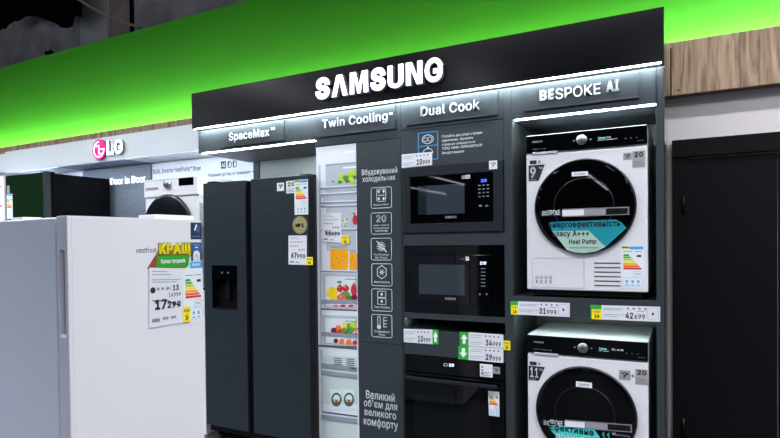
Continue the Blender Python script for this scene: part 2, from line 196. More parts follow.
p424;53 -143,53 379,112 379,112 319,118 319,137 346,147 355,158 364,171 373,188 379,207 383,229 384,259 382,287 374,313 361,335 342,354 320,370 293,381 261,388 227,390 189,388 151,381 116,370 84,355 57,336 34,313 16,288 3,260 -6,229 -8,208 -7,189 -3,173 4,159 12,147 21,138 31,118 59,114 59,114 -143;220 47,242 49,262 55,279 66,294 80,306 97,316 117,323 139,327 163,328 189,327 215,323 239,316 261,307 281,295 298,280 311,262 322,243 328,220 330,198 328,178 322,161 312,147 299,134 282,125 263,118 241,114 216,113 189,114 162,118 138,125 115,135 95,147 78,162 65,179 55,198 49
q424;372 -143,311 -143,311 59,306 59,287 31,277 21,266 12,252 4,236 -3,217 -7,195 -8,165 -6,137 3,111 16,89 34,70 57,55 84,43 116,36 151,34 189,36 227,43 261,55 293,70 320,89 342,112 361,137 374,165 382,196 384,218 383,237 379,253 373,267 364,278 355,287 346,307 319,313 319,313 379,372 379;205 47,226 49,246 55,263 65,278 78,290 95,299 115,306 138,310 162,312 189,310 216,306 241,300 263,290 282,278 299,263 312,246 322,227 328,205 330,182 328,162 322,145 311,130 298,118 281,108 261,102 239,98 215,96 189,98 163,102 139,109 117,118 97,130 80,145 66,162 55,182 49
r259;53 0,53 379,112 379,112 321,115 321,124 339,137 354,152 367,171 377,191 383,213 385,229 384,243 384,243 322,230 324,207 326,190 324,174 321,159 315,146 306,135 296,126 284,119 269,115 254,114 237,114 0
s365;182 -8,157 -7,133 -3,112 3,93 12,76 24,62 38,50 54,41 73,36 94,94 107,101 87,111 72,124 60,141 52,160 47,181 45,206 47,227 53,244 62,258 74,265 88,268 103,266 115,262 126,254 136,243 144,229 150,212 155,149 170,118 180,92 192,72 208,58 227,50 249,47 274,49 295,55 314,65 332,79 347,95 360,115 370,137 378,161 383,187 384,212 383,234 379,254 372,271 363,286 352,299 339,309 324,318 308,324 290,268 277,262 291,254 304,243 316,228 325,210 331,187 333,166 331,147 326,131 317,119 305,111 292,109 277,110 264,115 253,124 243,136 235,152 229,172 223,229 209,261 200,287 187,306 171,320 153,328 131,331 107,329 85,323 65,312 47,298 31,281 18,260 6,236 -2,210 -7
t227;204 379,204 327,6 327,6 379;65 471,126 471,126 98,127 83,130 70,136 61,144 55,156 51,170 50,185 51,202 54,213 2,192 -3,168 -4,138 -1,113 7,92 21,77 41,68 64,65 93
u410;182 -5,158 -3,135 2,115 11,97 23,82 39,69 59,60 82,54 109,53 139,53 379,114 379,114 144,116 117,124 94,137 75,154 61,175 53,200 50,218 51,234 55,249 62,263 71,274 83,283 97,290 113,295 132,296 153,296 379,357 379,357 0,298 0,298 92,307 92,294 60,277 35,257 17,234 5,209 -3
v389;163 0,17 379,84 379,165 155,187 87,206 21,184 21,203 87,224 155,305 379,371 379,226 0
w567;138 0,23 379,87 379,133 214,154 137,175 41,165 41,186 135,206 214,252 379,316 379,362 214,382 136,402 41,391 41,413 135,434 214,480 379,545 379,429 0,368 0,319 172,305 225,291 280,277 338,291 338,277 280,263 225,248 172,199 0
x379;21 0,171 218,171 171,29 379,100 379,147 306,179 253,207 206,175 206,202 253,233 306,282 379,352 379,209 169,209 214,358 0,287 0,231 85,200 136,173 182,205 182,148 85,91 0
y389;47 -139,61 -86,71 -87,104 -89,113 -86,122 -81,130 -74,138 -64,145 -51,151 -36,163 -1,17 379,84 379,165 155,187 87,206 21,184 21,202 87,224 155,305 379,371 379,204 -58,196 -77,187 -93,177 -107,165 -119,153 -128,139 -136,125 -141,109 -144,91 -145,65 -143
z380;42 0,42 46,254 320,254 323,48 323,48 379,333 379,333 331,126 60,126 56,339 56,339 0
А480;16 0,201 509,276 509,463 0,395 0,287 302,264 372,232 478,245 478,213 371,191 302,85 0;110 142,110 199,370 199,370 142
Б449;60 0,60 509,364 509,364 452,125 452,125 295,242 295,275 293,305 288,332 278,355 264,374 248,390 228,402 205,408 179,411 151,408 121,402 95,390 71,375 50,355 32,332 18,305 8,275 2,242 0;125 56,240 56,272 59,298 67,320 81,335 100,344 123,347 151,344 177,335 199,320 216,298 229,272 236,240 239,125 239
В456;60 0,60 509,241 509,274 507,304 501,329 491,350 477,367 461,381 442,390 421,396 398,398 374,397 353,393 336,387 320,378 307,368 295,356 286,343 278,329 272,315 267,315 262,331 260,347 254,363 245,378 234,391 220,402 203,411 184,416 161,418 136,416 111,410 88,400 67,386 48,368 31,344 18,317 8,284 2,247 0;125 57,245 57,281 60,309 67,330 80,344 96,353 115,355 137,354 153,350 169,342 184,333 197,320 209,306 218,289 225,269 229,248 231,125 231;125 285,238 285,256 287,273 290,288 296,302 304,314 314,323 326,330 340,335 355,336 372,333 393,326 412,313 429,294 442,270 449,240 452,125 452
Г401;370 509,370 452,125 452,125 0,60 0,60 509
Д569;32 -109,32 57,73 57,97 86,117 132,123 151,128 174,133 199,138 227,142 259,145 294,162 509,480 509,480 57,537 57,537 -109,475 -109,475 0,94 0,94 -109;147 57,416 57,416 452,221 452,208 294,205 259,201 226,196 194,190 164,184 136,176 111,168 90,158 71
Е419;60 0,60 509,372 509,372 452,125 452,125 286,355 286,355 229,125 229,125 57,375 57,375 0
И523;463 0,398 0,398 291,399 328,402 384,404 454,416 452,376 381,346 331,321 290,137 0,60 0,60 509,125 509,125 195,124 157,123 108,118 54,110 55,136 107,161 151,180 183,388 509,463 509
К467;60 0,60 509,125 509,125 287,196 287,362 509,440 509,251 262,449 0,371 0,199 231,125 231,125 0
Р445;60 0,60 509,235 509,272 506,305 499,332 487,356 471,375 452,390 430,400 404,407 377,409 348,407 318,400 291,390 265,375 243,356 223,332 207,305 195,272 188,235 186,109 186,109 242,233 242,257 244,279 248,297 256,312 266,324 279,333 294,339 310,343 328,344 348,343 367,339 385,333 402,324 416,312 428,297 439,279 446,257 451,232 452,125 452,125 0
Т449;32 452,32 509,417 509,417 452,257 452,257 0,193 0,193 452
Щ676;60 509,125 509,125 57,301 57,301 509,365 509,365 57,542 57,542 509,606 509,606 0,60 0;595 -109,595 0,569 0,569 56,656 56,656 -109
а389;160 -9,137 -7,115 -3,94 5,76 15,60 29,48 45,38 63,32 84,30 108,32 128,36 146,43 161,53 174,64 184,78 193,92 200,108 206,125 211,178 220,234 227,265 235,276 255,275 272,272 285,267 297,260 307,251 315,240 322,227 327,212 330,196 331,178 330,163 327,149 322,118 301,100 274,41 291,51 313,64 331,79 346,95 358,114 368,133 375,153 380,173 383,194 384,239 379,255 375,271 369,286 360,300 350,312 336,322 320,330 301,335 278,337 251,337 0,277 0,277 52,272 52,252 25,242 16,229 8,215 1,199 -4,181 -7;170 45,192 47,211 51,228 59,242 68,254 80,263 93,270 108,274 122,276 138,276 190,259 182,231 176,200 171,175 168,134 159,122 153,112 147,103 139,97 130,93 118,92 105,93 93,96 82,102 72,109 64,119 57,130 52,142 48,156 46
б411;208 -8,176 -6,147 2,119 15,95 33,74 55,57 82,44 113,37 147,34 185,34 198,35 236,37 270,41 301,46 329,54 354,62 376,73 395,86 412,101 426,118 438,137 448,159 455,183 461,209 465,238 468,273 475,290 488,294 509,349 509,347 491,344 475,338 461,330 449,318 439,304 431,286 424,264 420,238 417,206 414,178 408,155 401,135 390,119 375,107 356,97 332,90 302,85 266,86 266,94 283,105 299,118 314,132 328,149 340,167 350,187 357,207 362,229 363,256 361,281 353,304 339,325 322,343 300,357 274,368 246,375 215,377 181,375 147,368 114,355 84,339 58,319 35,295 17,268 3,239 -5;208 46,230 48,249 53,266 62,281 74,293 89,303 108,310 129,315 152,316 178,315 204,311 228,304 249,294 267,282 282,268 294,251 303,232 308,211 310,189 308,169 302,151 293,135 280,121 264,110 245,102 224,97 201,96 175,97 151,102 129,109 109,119 90,132 75,148 62,166 53,186 48
в392;53 0,53 379,208 379,247 376,280 367,307 352,327 331,339 307,343 278,341 258,335 240,324 226,309 214,291 205,270 199,284 196,298 191,312 185,325 176,336 165,345 152,352 138,357 121,358 102,356 84,351 66,343 50,331 35,317 23,300 13,280 6,257 1,232 0;111 56,232 56,251 57,266 62,279 70,288 80,293 93,295 108,293 125,288 141,279 153,266 162,251 167,232 169,111 169;111 220,209 220,230 222,248 227,263 234,273 245,280 258,282 273,280 288,273 300,262 310,248 318,230 322,208 324,111 324
г304;290 379,290 323,114 323,114 0,53 0,53 379
д427;13 -110,13 56,44 56,65 82,79 116,90 164,98 231,110 379,356 379,356 56,414 56,414 -110,353 -110,353 0,74 0,74 -110;114 56,295 56,295 323,166 323,157 231,153 193,148 158,143 127,135 99,126 76
е404;212 -8,177 -5,145 3,117 16,92 35,72 58,56 85,44 116,37 150,34 187,36 224,44 258,55 290,71 317,91 340,115 359,142 373,172 382,205 384,226 383,246 380,266 374,285 366,303 355,319 341,334 324,347 305,357 282,365 256,370 227,371 194,371 169,75 169,75 221,338 221,310 202,308 226,304 248,298 269,288 286,277 301,263 314,246 323,227 328,205 330,183 328,164 323,146 313,131 301,119 286,109 270,102 251,97 231,96 211,96 178,98 151,102 127,110 106,121 88,135 73,151 61,169 53,190 48,212 46,227 47,241 49,254 53,265 58,276 65,285 73,294 82,306 105,365 91,358 72,348 55,335 39,320 26,302 14,283 4,261 -3,237 -7
ж563;21 0,174 193,23 379,95 379,221 218,252 218,252 379,313 379,313 218,342 218,468 379,541 379,390 193,543 0,469 0,342 162,313 162,313 0,252 0,252 162,223 162,95 0
з343;171 -4,146 -3,123 1,101 8,82 17,65 29,51 43,40 59,34 76,31 95,94 95,97 82,105 71,117 61,133 54,151 49,171 47,193 49,211 55,227 65,239 77,246 92,249 109,246 126,239 141,226 154,208 163,187 169,163 171,138 171,138 217,163 217,183 219,201 224,217 233,229 245,236 259,238 276,236 292,230 306,220 318,207 327,191 332,173 334,154 332,137 327,122 319,109 309,102 296,99 281,40 281,42 301,48 319,59 335,72 349,88 361,107 371,128 378,150 382,173 384,197 382,220 377,239 370,257 359,271 346,283 332,291 315,296 298,298 279,296 258,289 240,277 224,262 212,245 203,225 197,225 194,252 188,273 178,291 164,303 147,310 127,313 104,311 84,305 66,294 48,281 33,264 20,244 10,222 2,198 -3
и411;358 0,296 0,296 274,293 274,111 0,53 0,53 379,114 379,114 104,118 104,300 379,358 379
й411;358 0,296 0,296 274,293 274,111 0,53 0,53 379,114 379,114 104,118 104,300 379,358 379;205 433,187 434,171 439,155 446,142 455,130 467,120 481,112 496,108 512,107 529,151 529,153 515,158 502,166 491,177 483,190 478,205 476,220 478,233 483,244 491,252 502,257 515,259 529,304 529,303 512,298 496,291 481,281 467,269 456,256 446,240 439,223 434
к376;53 0,53 379,114 379,114 215,152 215,288 379,366 379,213 196,368 0,290 0,167 159,114 159,114 0
л400;6 0,6 56,20 56,48 63,67 86,71 98,75 114,78 133,84 211,91 379,348 379,348 0,286 0,286 323,149 323,143 189,140 150,135 115,129 84,120 58,109 37,94 21,76 9,54 2,27 0
м535;53 0,53 379,144 379,232 168,246 132,257 100,273 41,263 41,278 100,289 132,303 168,390 379,482 379,482 0,421 0,421 237,422 276,422 315,423 354,430 354,415 300,399 252,377 198,294 0,240 0,156 198,135 252,118 300,102 354,111 354,113 279,113 0
н409;309 223,309 167,99 167,99 223;114 379,114 0,53 0,53 379;356 379,356 0,295 0,295 379
о415;207 -8,174 -5,144 3,117 16,93 35,72 58,56 85,44 116,37 150,34 187,37 225,44 260,56 291,72 318,93 341,117 360,144 374,174 382,207 384,241 382,271 374,299 360,323 341,343 318,359 291,371 260,379 225,381 187,379 150,371 116,359 85,343 58,323 35,299 16,271 3,241 -5;207 46,231 49,252 55,270 66,285 80,298 97,307 117,314 139,318 163,319 187,318 212,314 236,307 258,298 278,285 296,270 310,252 321,231 328,207 330,184 328,163 321,145 310,130 296,118 278,108 258,102 236,98 212,96 187,98 163,102 139,108 117,118 97,130 80,145 66,163 55,184 49
п408;355 379,355 0,294 0,294 323,114 323,114 0,53 0,53 379
р424;53 -143,53 379,112 379,112 319,118 319,137 346,147 355,158 364,171 373,188 379,207 383,229 384,259 382,287 374,313 361,335 342,354 320,370 293,381 261,388 227,390 189,388 151,381 116,370 84,355 57,336 34,313 16,288 3,260 -6,229 -8,208 -7,189 -3,173 4,159 12,147 21,138 31,118 59,114 59,114 -143;220 47,242 49,262 55,279 66,294 80,306 97,316 117,323 139,327 163,328 189,327 215,323 239,316 261,307 281,295 298,280 311,262 322,243 328,220 330,198 328,178 322,161 312,147 299,134 282,125 263,118 241,114 216,113 189,114 162,118 138,125 115,135 95,147 78,162 65,179 55,198 49
с396;207 -8,174 -5,144 3,117 16,93 35,72 58,56 85,44 116,37 150,34 187,37 225,44 260,56 291,72 318,93 341,117 360,144 374,174 382,207 384,226 384,243 381,260 377,276 371,291 364,305 356,318 346,330 335,340 322,349 308,356 293,362 277,303 262,290 289,270 311,242 325,207 330,184 328,163 321,145 310,130 296,118 278,108 258,102 236,98 212,96 187,98 163,102 139,108 117,118 97,130 80,145 66,163 55,184 49,207 46,243 52,271 66,292 89,304 117,363 102,357 86,350 70,341 56,331 43,319 32,306 21,292 12,277 5,261 -1,244 -5,226 -7
т325;132 0,132 325,6 325,6 379,319 379,319 325,193 325,193 0
у389;47 -139,61 -86,71 -87,104 -89,113 -86,122 -81,130 -74,138 -64,145 -51,151 -36,163 -1,17 379,84 379,165 155,187 87,206 21,184 21,202 87,224 155,305 379,371 379,204 -58,196 -77,187 -93,177 -107,165 -119,153 -128,139 -136,125 -141,109 -144,91 -145,65 -143
ф477;208 -8,175 -5,145 3,117 16,93 35,73 58,56 85,44 116,37 150,34 187,37 225,44 260,56 291,73 318,93 341,117 360,145 374,175 382,208 384,269 384,302 382,333 374,360 360,384 341,405 318,421 291,433 260,441 225,443 187,441 150,433 116,421 85,405 58,384 35,360 16,333 3,302 -5,269 -8;208 43,269 43,293 46,314 52,332 64,347 79,360 96,370 117,377 139,381 163,382 187,381 213,377 237,370 260,360 281,347 299,332 314,314 326,293 333,269 335,208 335,184 333,163 326,145 314,130 299,117 281,108 260,101 237,96 213,95 187,96 163,101 139,108 117,117 96,130 79,145 64,163 52,184 46;208 -143,208 509,269 509,269 -143
х379;21 0,171 218,171 171,29 379,100 379,147 306,179 253,207 206,175 206,202 253,233 306,282 379,352 379,209 169,209 214,358 0,287 0,231 85,200 136,173 182,205 182,148 85,91 0
ч401;198 118,157 122,121 134,92 153,70 181,57 216,53 258,53 379,114 379,114 258,116 232,124 211,138 195,155 184,175 177,198 175,221 176,244 178,264 182,324 199,324 143,285 130,244 122;287 0,287 379,348 379,348 0
ш572;53 379,114 379,114 56,255 56,255 379,316 379,316 56,458 56,458 379,519 379,519 0,53 0
щ582;53 379,114 379,114 56,255 56,255 379,316 379,316 56,458 56,458 379,519 379,519 0,53 0;508 -109,508 0,482 0,482 56,569 56,569 -109
ь388;104 244,214 244,243 242,268 237,290 228,309 217,325 202,337 186,346 167,352 146,353 123,352 101,346 80,337 61,325 43,309 29,290 16,268 7,243 2,214 0,53 0,53 379,114 379,114 56,214 56,235 58,254 64,270 74,282 87,289 103,292 121,289 139,282 155,270 169,254 179,235 185,214 187,104 187
ю585;53 0,53 379,111 379,111 0;97 162,97 217,235 217,235 162;377 -8,344 -5,313 3,286 16,262 35,242 58,226 85,213 116,206 150,204 187,206 225,213 260,226 291,242 318,262 341,286 360,313 374,344 382,377 384,410 382,440 374,468 360,492 341,512 318,529 291,541 260,548 225,550 187,548 150,541 116,529 85,512 58,492 35,468 16,440 3,410 -5;377 46,401 49,422 55,440 66,455 80,467 97,477 117,483 139,487 163,489 187,487 212,483 236,477 258,467 278,455 296,440 310,422 321,401 328,377 330,353 328,333 321,315 310,300 296,287 278,278 258,271 236,267 212,266 187,267 163,271 139,278 117,287 97,300 80,315 66,333 55,353 49
я385;332 0,271 0,271 326,184 326,155 324,131 318,114 309,102 295,95 279,93 259,95 240,102 224,114 211,132 201,155 195,184 194,298 194,298 142,180 142,134 146,97 157,68 174,48 198,36 226,32 259,36 293,48 322,68 346,97 365,134 376,180 379,332 379;85 0,15 0,122 172,190 172
є396;207 -8,174 -5,144 3,117 16,93 35,72 58,56 85,44 116,37 150,34 187,37 225,44 260,56 291,72 318,93 341,117 360,144 374,174 382,207 384,226 384,243 381,260 377,276 371,291 364,305 356,318 346,330 335,340 322,349 308,356 293,362 277,303 262,290 289,270 311,242 325,207 330,184 328,163 321,145 310,130 296,118 278,108 258,102 236,98 212,96 187,98 163,102 139,108 117,118 97,130 80,145 66,163 55,184 49,207 46,243 52,271 66,292 89,304 117,363 102,357 86,350 70,341 56,331 43,319 32,306 21,292 12,277 5,261 -1,244 -5,226 -7;86 163,86 218,263 218,263 163
і167;53 0,53 379,114 379,114 0;84 443,73 444,63 448,54 455,47 463,43 472,41 483,43 494,47 504,54 512,63 518,73 522,84 524,95 522,105 518,114 512,121 504,125 494,126 483,125 472,121 463,114 455,105 448,95 444
ї167;53 0,53 379,114 379,114 0;156 443,145 444,136 448,127 455,120 463,116 472,115 483,116 494,120 503,127 512,136 518,145 522,156 523,166 522,176 518,184 512,191 503,195 494,196 483,195 472,191 463,184 455,176 448,166 444;12 443,1 444,-8 448,-17 455,-23 463,-27 472,-29 483,-27 494,-23 503,-17 512,-8 518,1 522,12 523,23 522,32 518,40 512,47 503,51 494,52 483,51 472,47 463,40 455,32 448,23 444
—699;699 244,699 188,0 188,0 244
•389;194 93,175 94,156 99,139 107,124 118,111 131,100 147,92 164,87 182,85 202,87 221,92 240,100 257,111 272,124 285,139 296,156 305,175 309,194 311,214 309,232 305,249 296,265 285,278 272,289 257,297 240,302 221,304 202,302 182,297 164,289 147,278 131,265 118,249 107,232 99,214 94
№761;60 0,60 509,122 509,349 121,353 121,353 509,416 509,416 0,355 0,129 385,124 385,124 0;479 153,479 205,696 205,696 153;587 249,564 250,543 255,524 263,507 274,494 288,483 304,475 323,470 343,468 366,468 399,470 421,474 442,482 461,493 477,507 490,524 502,542 510,563 515,587 516,610 515,631 510,650 502,666 490,680 477,691 460,698 442,703 421,705 399,705 366,703 343,698 322,691 304,680 288,666 274,650 263,631 255,610 250;587 298,605 300,619 307,630 317,638 330,643 347,645 366,645 399,643 417,638 433,630 447,619 457,604 463,587 465,568 463,554 457,543 447,535 433,530 417,528 399,528 366,530 347,535 330,543 317,554 307,569 300
™424;289 326,209 509,242 509,298 375,354 509,387 509,307 326;202 326,202 509,235 509,235 326;361 326,361 509,394 509,394 326;82 326,82 492,115 492,115 326;27 480,27 509,170 509,170 480
 188""".split('\n'):
    if not _l: continue
    _p = _l[1:].split(';')
    GLYPHS[_l[0]] = (int(_p[0])/1000, [[tuple(int(n)/1000 for n in q.split(' ')) for q in c.split(',')] for c in _p[1:]])
def text_mesh(s, bold=0.0, res=3):
    """flat letter shapes from the outlines above, thickness 0..1 along z"""
    k = (s, bold)
    if k in _txt: return _txt[k]
    cu = bpy.data.curves.new('t', 'CURVE'); cu.dimensions = '2D'; cu.fill_mode = 'BOTH'; cu.extrude = .5
    segs = []
    x = 0
    for ch in s:
        adv, cs = GLYPHS.get(ch, GLYPHS['-'] if '-' in GLYPHS else GLYPHS[' '])
        for c in cs:
            sp = cu.splines.new('POLY'); sp.points.add(len(c)-1); sp.use_cyclic_u = True
            for i, (a, b) in enumerate(c): sp.points[i].co = (a+x, b, 0, 1)
            n = len(c); P_ = [Vector((a+x, b)) for a, b in c]
            if bold > 0:
                for i in range(n):
                    a, b = P_[i], P_[(i+1) % n]; d = (b-a).normalized(); q = Vector((-d.y, d.x))*bold
                    def ext(d2):
                        return bold*min(1, abs(math.tan(min(abs(d.angle(d2, 0)), 2.6)/2)))
                    ea = ext((a-P_[i-1])); eb = ext((P_[(i+2) % n]-b))
                    segs.append((a-q-d*ea, b-q+d*eb, b+q+d*eb, a+q-d*ea))
        x += adv+bold*1.6
    o = bpy.data.objects.new('t', cu); COL.objects.link(o)
    dg = bpy.context.evaluated_depsgraph_get(); dg.update()
    me = bpy.data.meshes.new_from_object(o.evaluated_get(dg))
    vs = [v.co.copy() for v in me.vertices]; fs = [tuple(p.vertices) for p in me.polygons]
    nz = [p.normal.z for p in me.polygons]
    for q4 in segs:
        b0 = len(vs); vs += [Vector((p.x, p.y, .5)) for p in q4]+[Vector((p.x, p.y, -.5)) for p in q4]
        fs += [(b0, b0+1, b0+2, b0+3)]+[(b0+i, b0+4+i, b0+4+(i+1) % 4, b0+(i+1) % 4) for i in range(4)]; nz += [1, 0, 0, 0, 0]
    bpy.data.objects.remove(o); bpy.data.curves.remove(cu); bpy.data.meshes.remove(me)
    x0 = min(v.x for v in vs); x1 = max(v.x for v in vs); y0 = min(v.y for v in vs); y1 = max(v.y for v in vs)
    vs = [((v.x-x0)/(x1-x0), (v.y-y0)/(y1-y0), v.z+.5) for v in vs]
    _txt[k] = (vs, fs, nz, (x1-x0)/(y1-y0))
    return _txt[k]

class MB:
    def __init__(s): s.v = []; s.f = []; s.m = []; s.sm = []; s.mats = []
    def mi(s, m):
        if m not in s.mats: s.mats.append(m)
        return s.mats.index(m)
    def add(s, vs, fs, m, smooth=False, ms=None):
        b = len(s.v); s.v += [Vector(v) for v in vs]
        for i, f in enumerate(fs):
            s.f.append(tuple(b+j for j in f)); s.m.append(s.mi(ms[i] if ms else m)); s.sm.append(smooth)
        return s
    def box(s, x0, x1, y0, y1, z0, z1, m):
        vs = [(x, y, z) for x in (x0, x1) for y in (y0, y1) for z in (z0, z1)]
        return s.add(vs, [(0, 1, 3, 2), (4, 6, 7, 5), (0, 4, 5, 1), (2, 3, 7, 6), (0, 2, 6, 4), (1, 5, 7, 3)], m)
    def fbox(s, F, u0, u1, v0, v1, n0, n1, m):
        vs = [F.p(u, v, n) for u in (u0, u1) for n in (n0, n1) for v in (v0, v1)]
        return s.add(vs, [(0, 1, 3, 2), (4, 6, 7, 5), (0, 4, 5, 1), (2, 3, 7, 6), (0, 2, 6, 4), (1, 5, 7, 3)], m)
    def poly(s, F, pts, n0, n1, m, ms=None):
        k = len(pts)
        vs = [F.p(u, v, n1) for u, v in pts]+[F.p(u, v, n0) for u, v in pts]
        fs = [tuple(range(k)), tuple(range(2*k-1, k-1, -1))]+[(i, i+k, (i+1) % k+k, (i+1) % k) for i in range(k)]
        return s.add(vs, fs, m, ms=[m, m]+[(ms or m)]*k)
    def disc(s, F, u, v, ru, rv, n0, n1, m, k=28, ms=None):
        return s.poly(F, [(u+ru*math.cos(2*PI*i/k), v+rv*math.sin(2*PI*i/k)) for i in range(k)], n0, n1, m, ms)
    def rrect(s, F, u0, u1, v0, v1, r, n0, n1, m, k=5):
        pts = []
        for cx, cy, a in ((u1-r, v1-r, 0), (u0+r, v1-r, 90), (u0+r, v0+r, 180), (u1-r, v0+r, 270)):
            for i in range(k+1):
                t = math.radians(a+90*i/k); pts.append((cx+r*math.cos(t), cy+r*math.sin(t)))
        return s.poly(F, pts, n0, n1, m)
    def ring(s, F, pts, w, n0, n1, m, closed=True):
        """stroke of width w along a 2D path"""
        k = len(pts)
        for i in range(k if closed else k-1):
            a = Vector(pts[i]); b = Vector(pts[(i+1) % k]); d = (b-a)
            if d.length < 1e-7: continue
            d.normalize(); q = Vector((-d.y, d.x))*w/2; e = d*w*.3
            s.poly(F, [tuple(a-q-e), tuple(b-q+e), tuple(b+q+e), tuple(a+q-e)], n0, n1, m)
        return s
    def rring(s, F, u0, u1, v0, v1, r, w, n0, n1, m, k=4):
        pts = []
        for cx, cy, a in ((u1-r, v1-r, 0), (u0+r, v1-r, 90), (u0+r, v0+r, 180), (u1-r, v0+r, 270)):
            for i in range(k+1):
                t = math.radians(a+90*i/k); pts.append((cx+r*math.cos(t), cy+r*math.sin(t)))
        return s.ring(F, pts, w, n0, n1, m)
    def text(s, F, st, u0, u1, v0, v1, n0, n1, m, bold=0.0, res=3, ms=None, slant=0):
        vs, fs, nz, _ = text_mesh(st, bold, res)
        w = [F.p(u0+(u1-u0)*(x+slant*y), v0+(v1-v0)*y, n0+(n1-n0)*z) for x, y, z in vs]
        return s.add(w, fs, m, ms=[(m if q > .5 else (ms or m)) for q in nz])
    def tpx(s, F, st, xl, xr, yt, yb, m, bold=0.0, n0=0, n1=.0006, res=2, ms=None):
        u0, u1, v0, v1 = F.box(xl, xr, yt, yb)
        return s.text(F, st, u0, u1, v0, v1, n0, n1, m, bold, res, ms)
    def rpx(s, F, xl, xr, yt, yb, n0, n1, m):
        u0, u1, v0, v1 = F.box(xl, xr, yt, yb)
        return s.fbox(F, u0, u1, v0, v1, n0, n1, m)
    def ppx(s, F, pts, n0, n1, m, ms=None):
        return s.poly(F, [F.uv(*p) for p in pts], n0, n1, m, ms)
    def lathe(s, F, u, v, prof, m, k=48, ms=None):
        """prof: list of (radius, n) around the normal of F"""
        vs = []
        for r, n in prof:
            for i in range(k):
                t = 2*PI*i/k; vs.append(F.p(u+r*math.cos(t), v+r*math.sin(t), n))
        fs = []; mm = []
        for j in range(len(prof)-1):
            for i in range(k):
                fs.append((j*k+i, j*k+(i+1) % k, (j+1)*k+(i+1) % k, (j+1)*k+i)); mm.append(ms[j] if ms else m)
        if prof[-1][0] > 1e-6: fs.append(tuple((len(prof)-1)*k+i for i in range(k))); mm.append(ms[-1] if ms else m)
        return s.add(vs, fs, m, smooth=True, ms=mm)
    def tube(s, pts, r, m, k=10):
        pts = [Vector(p) for p in pts]; vs = []
        for i, p in enumerate(pts):
            d = (pts[min(i+1, len(pts)-1)]-pts[max(i-1, 0)]).normalized()
            a = d.cross(Vector((0, 0, 1)));
            if a.length < .1: a = d.cross(Vector((0, 1, 0)))
            a.normalize(); b = d.cross(a)
            for j in range(k):
                t = 2*PI*j/k; vs.append(p+a*r*math.cos(t)+b*r*math.sin(t))
        fs = [(i*k+j, i*k+(j+1) % k, (i+1)*k+(j+1) % k, (i+1)*k+j) for i in range(len(pts)-1) for j in range(k)]
        fs += [tuple(range(k-1, -1, -1)), tuple((len(pts)-1)*k+j for j in range(k))]
        return s.add(vs, fs, m, smooth=True)
    def build(s, name, parent=None, bevel=0, label=None):
        me = bpy.data.meshes.new(name)
        if parent is not None:
            inv = Matrix(parent_world(parent)).inverted(); vs = [inv @ v for v in s.v]; off = Vector((0, 0, 0))
        else:
            off = Vector((0, 0, 0)); vs = list(s.v)
        me.from_pydata([tuple(v) for v in vs], [], s.f)
        for m in s.mats: me.materials.append(m)
        for i, p in enumerate(me.polygons): p.material_index = s.m[i]; p.use_smooth = s.sm[i]
        me.validate()
        bm = bmesh.new(); bm.from_mesh(me); bmesh.ops.recalc_face_normals(bm, faces=bm.faces); bm.to_mesh(me); bm.free()
        o = bpy.data.objects.new(name, me); COL.objects.link(o)
        if parent is not None: o.parent = parent
        if bevel:
            b = o.modifiers.new('bevel', 'BEVEL'); b.width = bevel; b.segments = 3; b.limit_method = 'ANGLE'; b.angle_limit = .9
        if label: o['label'] = label
        return o

def parent_world(o):
    M_ = o.matrix_basis.copy()
    while o.parent is not None:
        o = o.parent; M_ = o.matrix_basis @ M_
    return M_

def thing(name, label, cat, loc=(0, 0, 0), rz=0, group=None):
    o = bpy.data.objects.new(name, None); COL.objects.link(o)
    o.location = loc; o.rotation_euler = (0, 0, rz); o.empty_display_size = .05
    o.matrix_basis = Matrix.Translation(loc) @ Matrix.Rotation(rz, 4, 'Z')
    o['label'] = label; o['category'] = cat
    if group: o['group'] = group
    return o
def tag(o, label, cat, group=None, kind=None):
    o['label'] = label; o['category'] = cat
    if group: o['group'] = group
    if kind: o['kind'] = kind
    return o
def struct(o): o['kind'] = 'structure'; return o

F0 = Fr((0, 0, 0), (1, 0, 0), (0, -1, 0))             # front plane of the appliance wall
def FY(y): return Fr((0, y, 0), (1, 0, 0), (0, -1, 0))

# ------------------------------------------------------------------ the room
floorm = mat('floor_tile', (56, 58, 63), .35, noise=.15, nscale=3)
struct(MB().box(-14, 6, -26, 3, -.1, 0, floorm).build('floor'))
CONC = mat('concrete_wall', (200, 198, 208), .85, noise=.35, nscale=3.5, bump=.4)
struct(MB().box(-14, 6, 2.2, 2.4, 0, 7, CONC).build('wall_back'))
CEILM = mat('ceiling_black', (22, 22, 25), .9)
struct(MB().box(-14, 6, -26, 2.4, 7, 7.1, CEILM).build('ceiling'))
FARW = mat('far_wall', (46, 47, 52), .8)
struct(MB().box(-14.2, -14, -26, 3, 0, 7, FARW).build('wall_left'))
struct(MB().box(6, 6.2, -26, 3, 0, 7, FARW).build('wall_right'))
struct(MB().box(-14, 6, -26.2, -26, 0, 7, mat('far_wall_front', (30, 31, 35), .8)).build('wall_front'))
# concrete pillar and the browner pier beside it
Fp = FY(2.12)
PIL = mat('pillar_concrete', (226, 226, 238), .85, noise=.15, nscale=4)
u0, _ = Fp.uv(80, 20); u1, _ = Fp.uv(107.3, 20)
struct(MB().box(u0, u1, 2.12, 2.2, 0, 7, PIL).build('pillar'))
Fp2 = FY(2.15); ua, _ = Fp2.uv(107.3, 15); ub, _ = Fp2.uv(130, 12)
struct(MB().box(u1, ub, 2.15, 2.2, 0, 7, mat('pier_brown', (180, 164, 166), .9, noise=.2, nscale=5)).build('wall_pier'))
struct(MB().box(ub+.0, ub+.02, 2.14, 2.2, 0, 7, BLACKM).build('trim_4'))
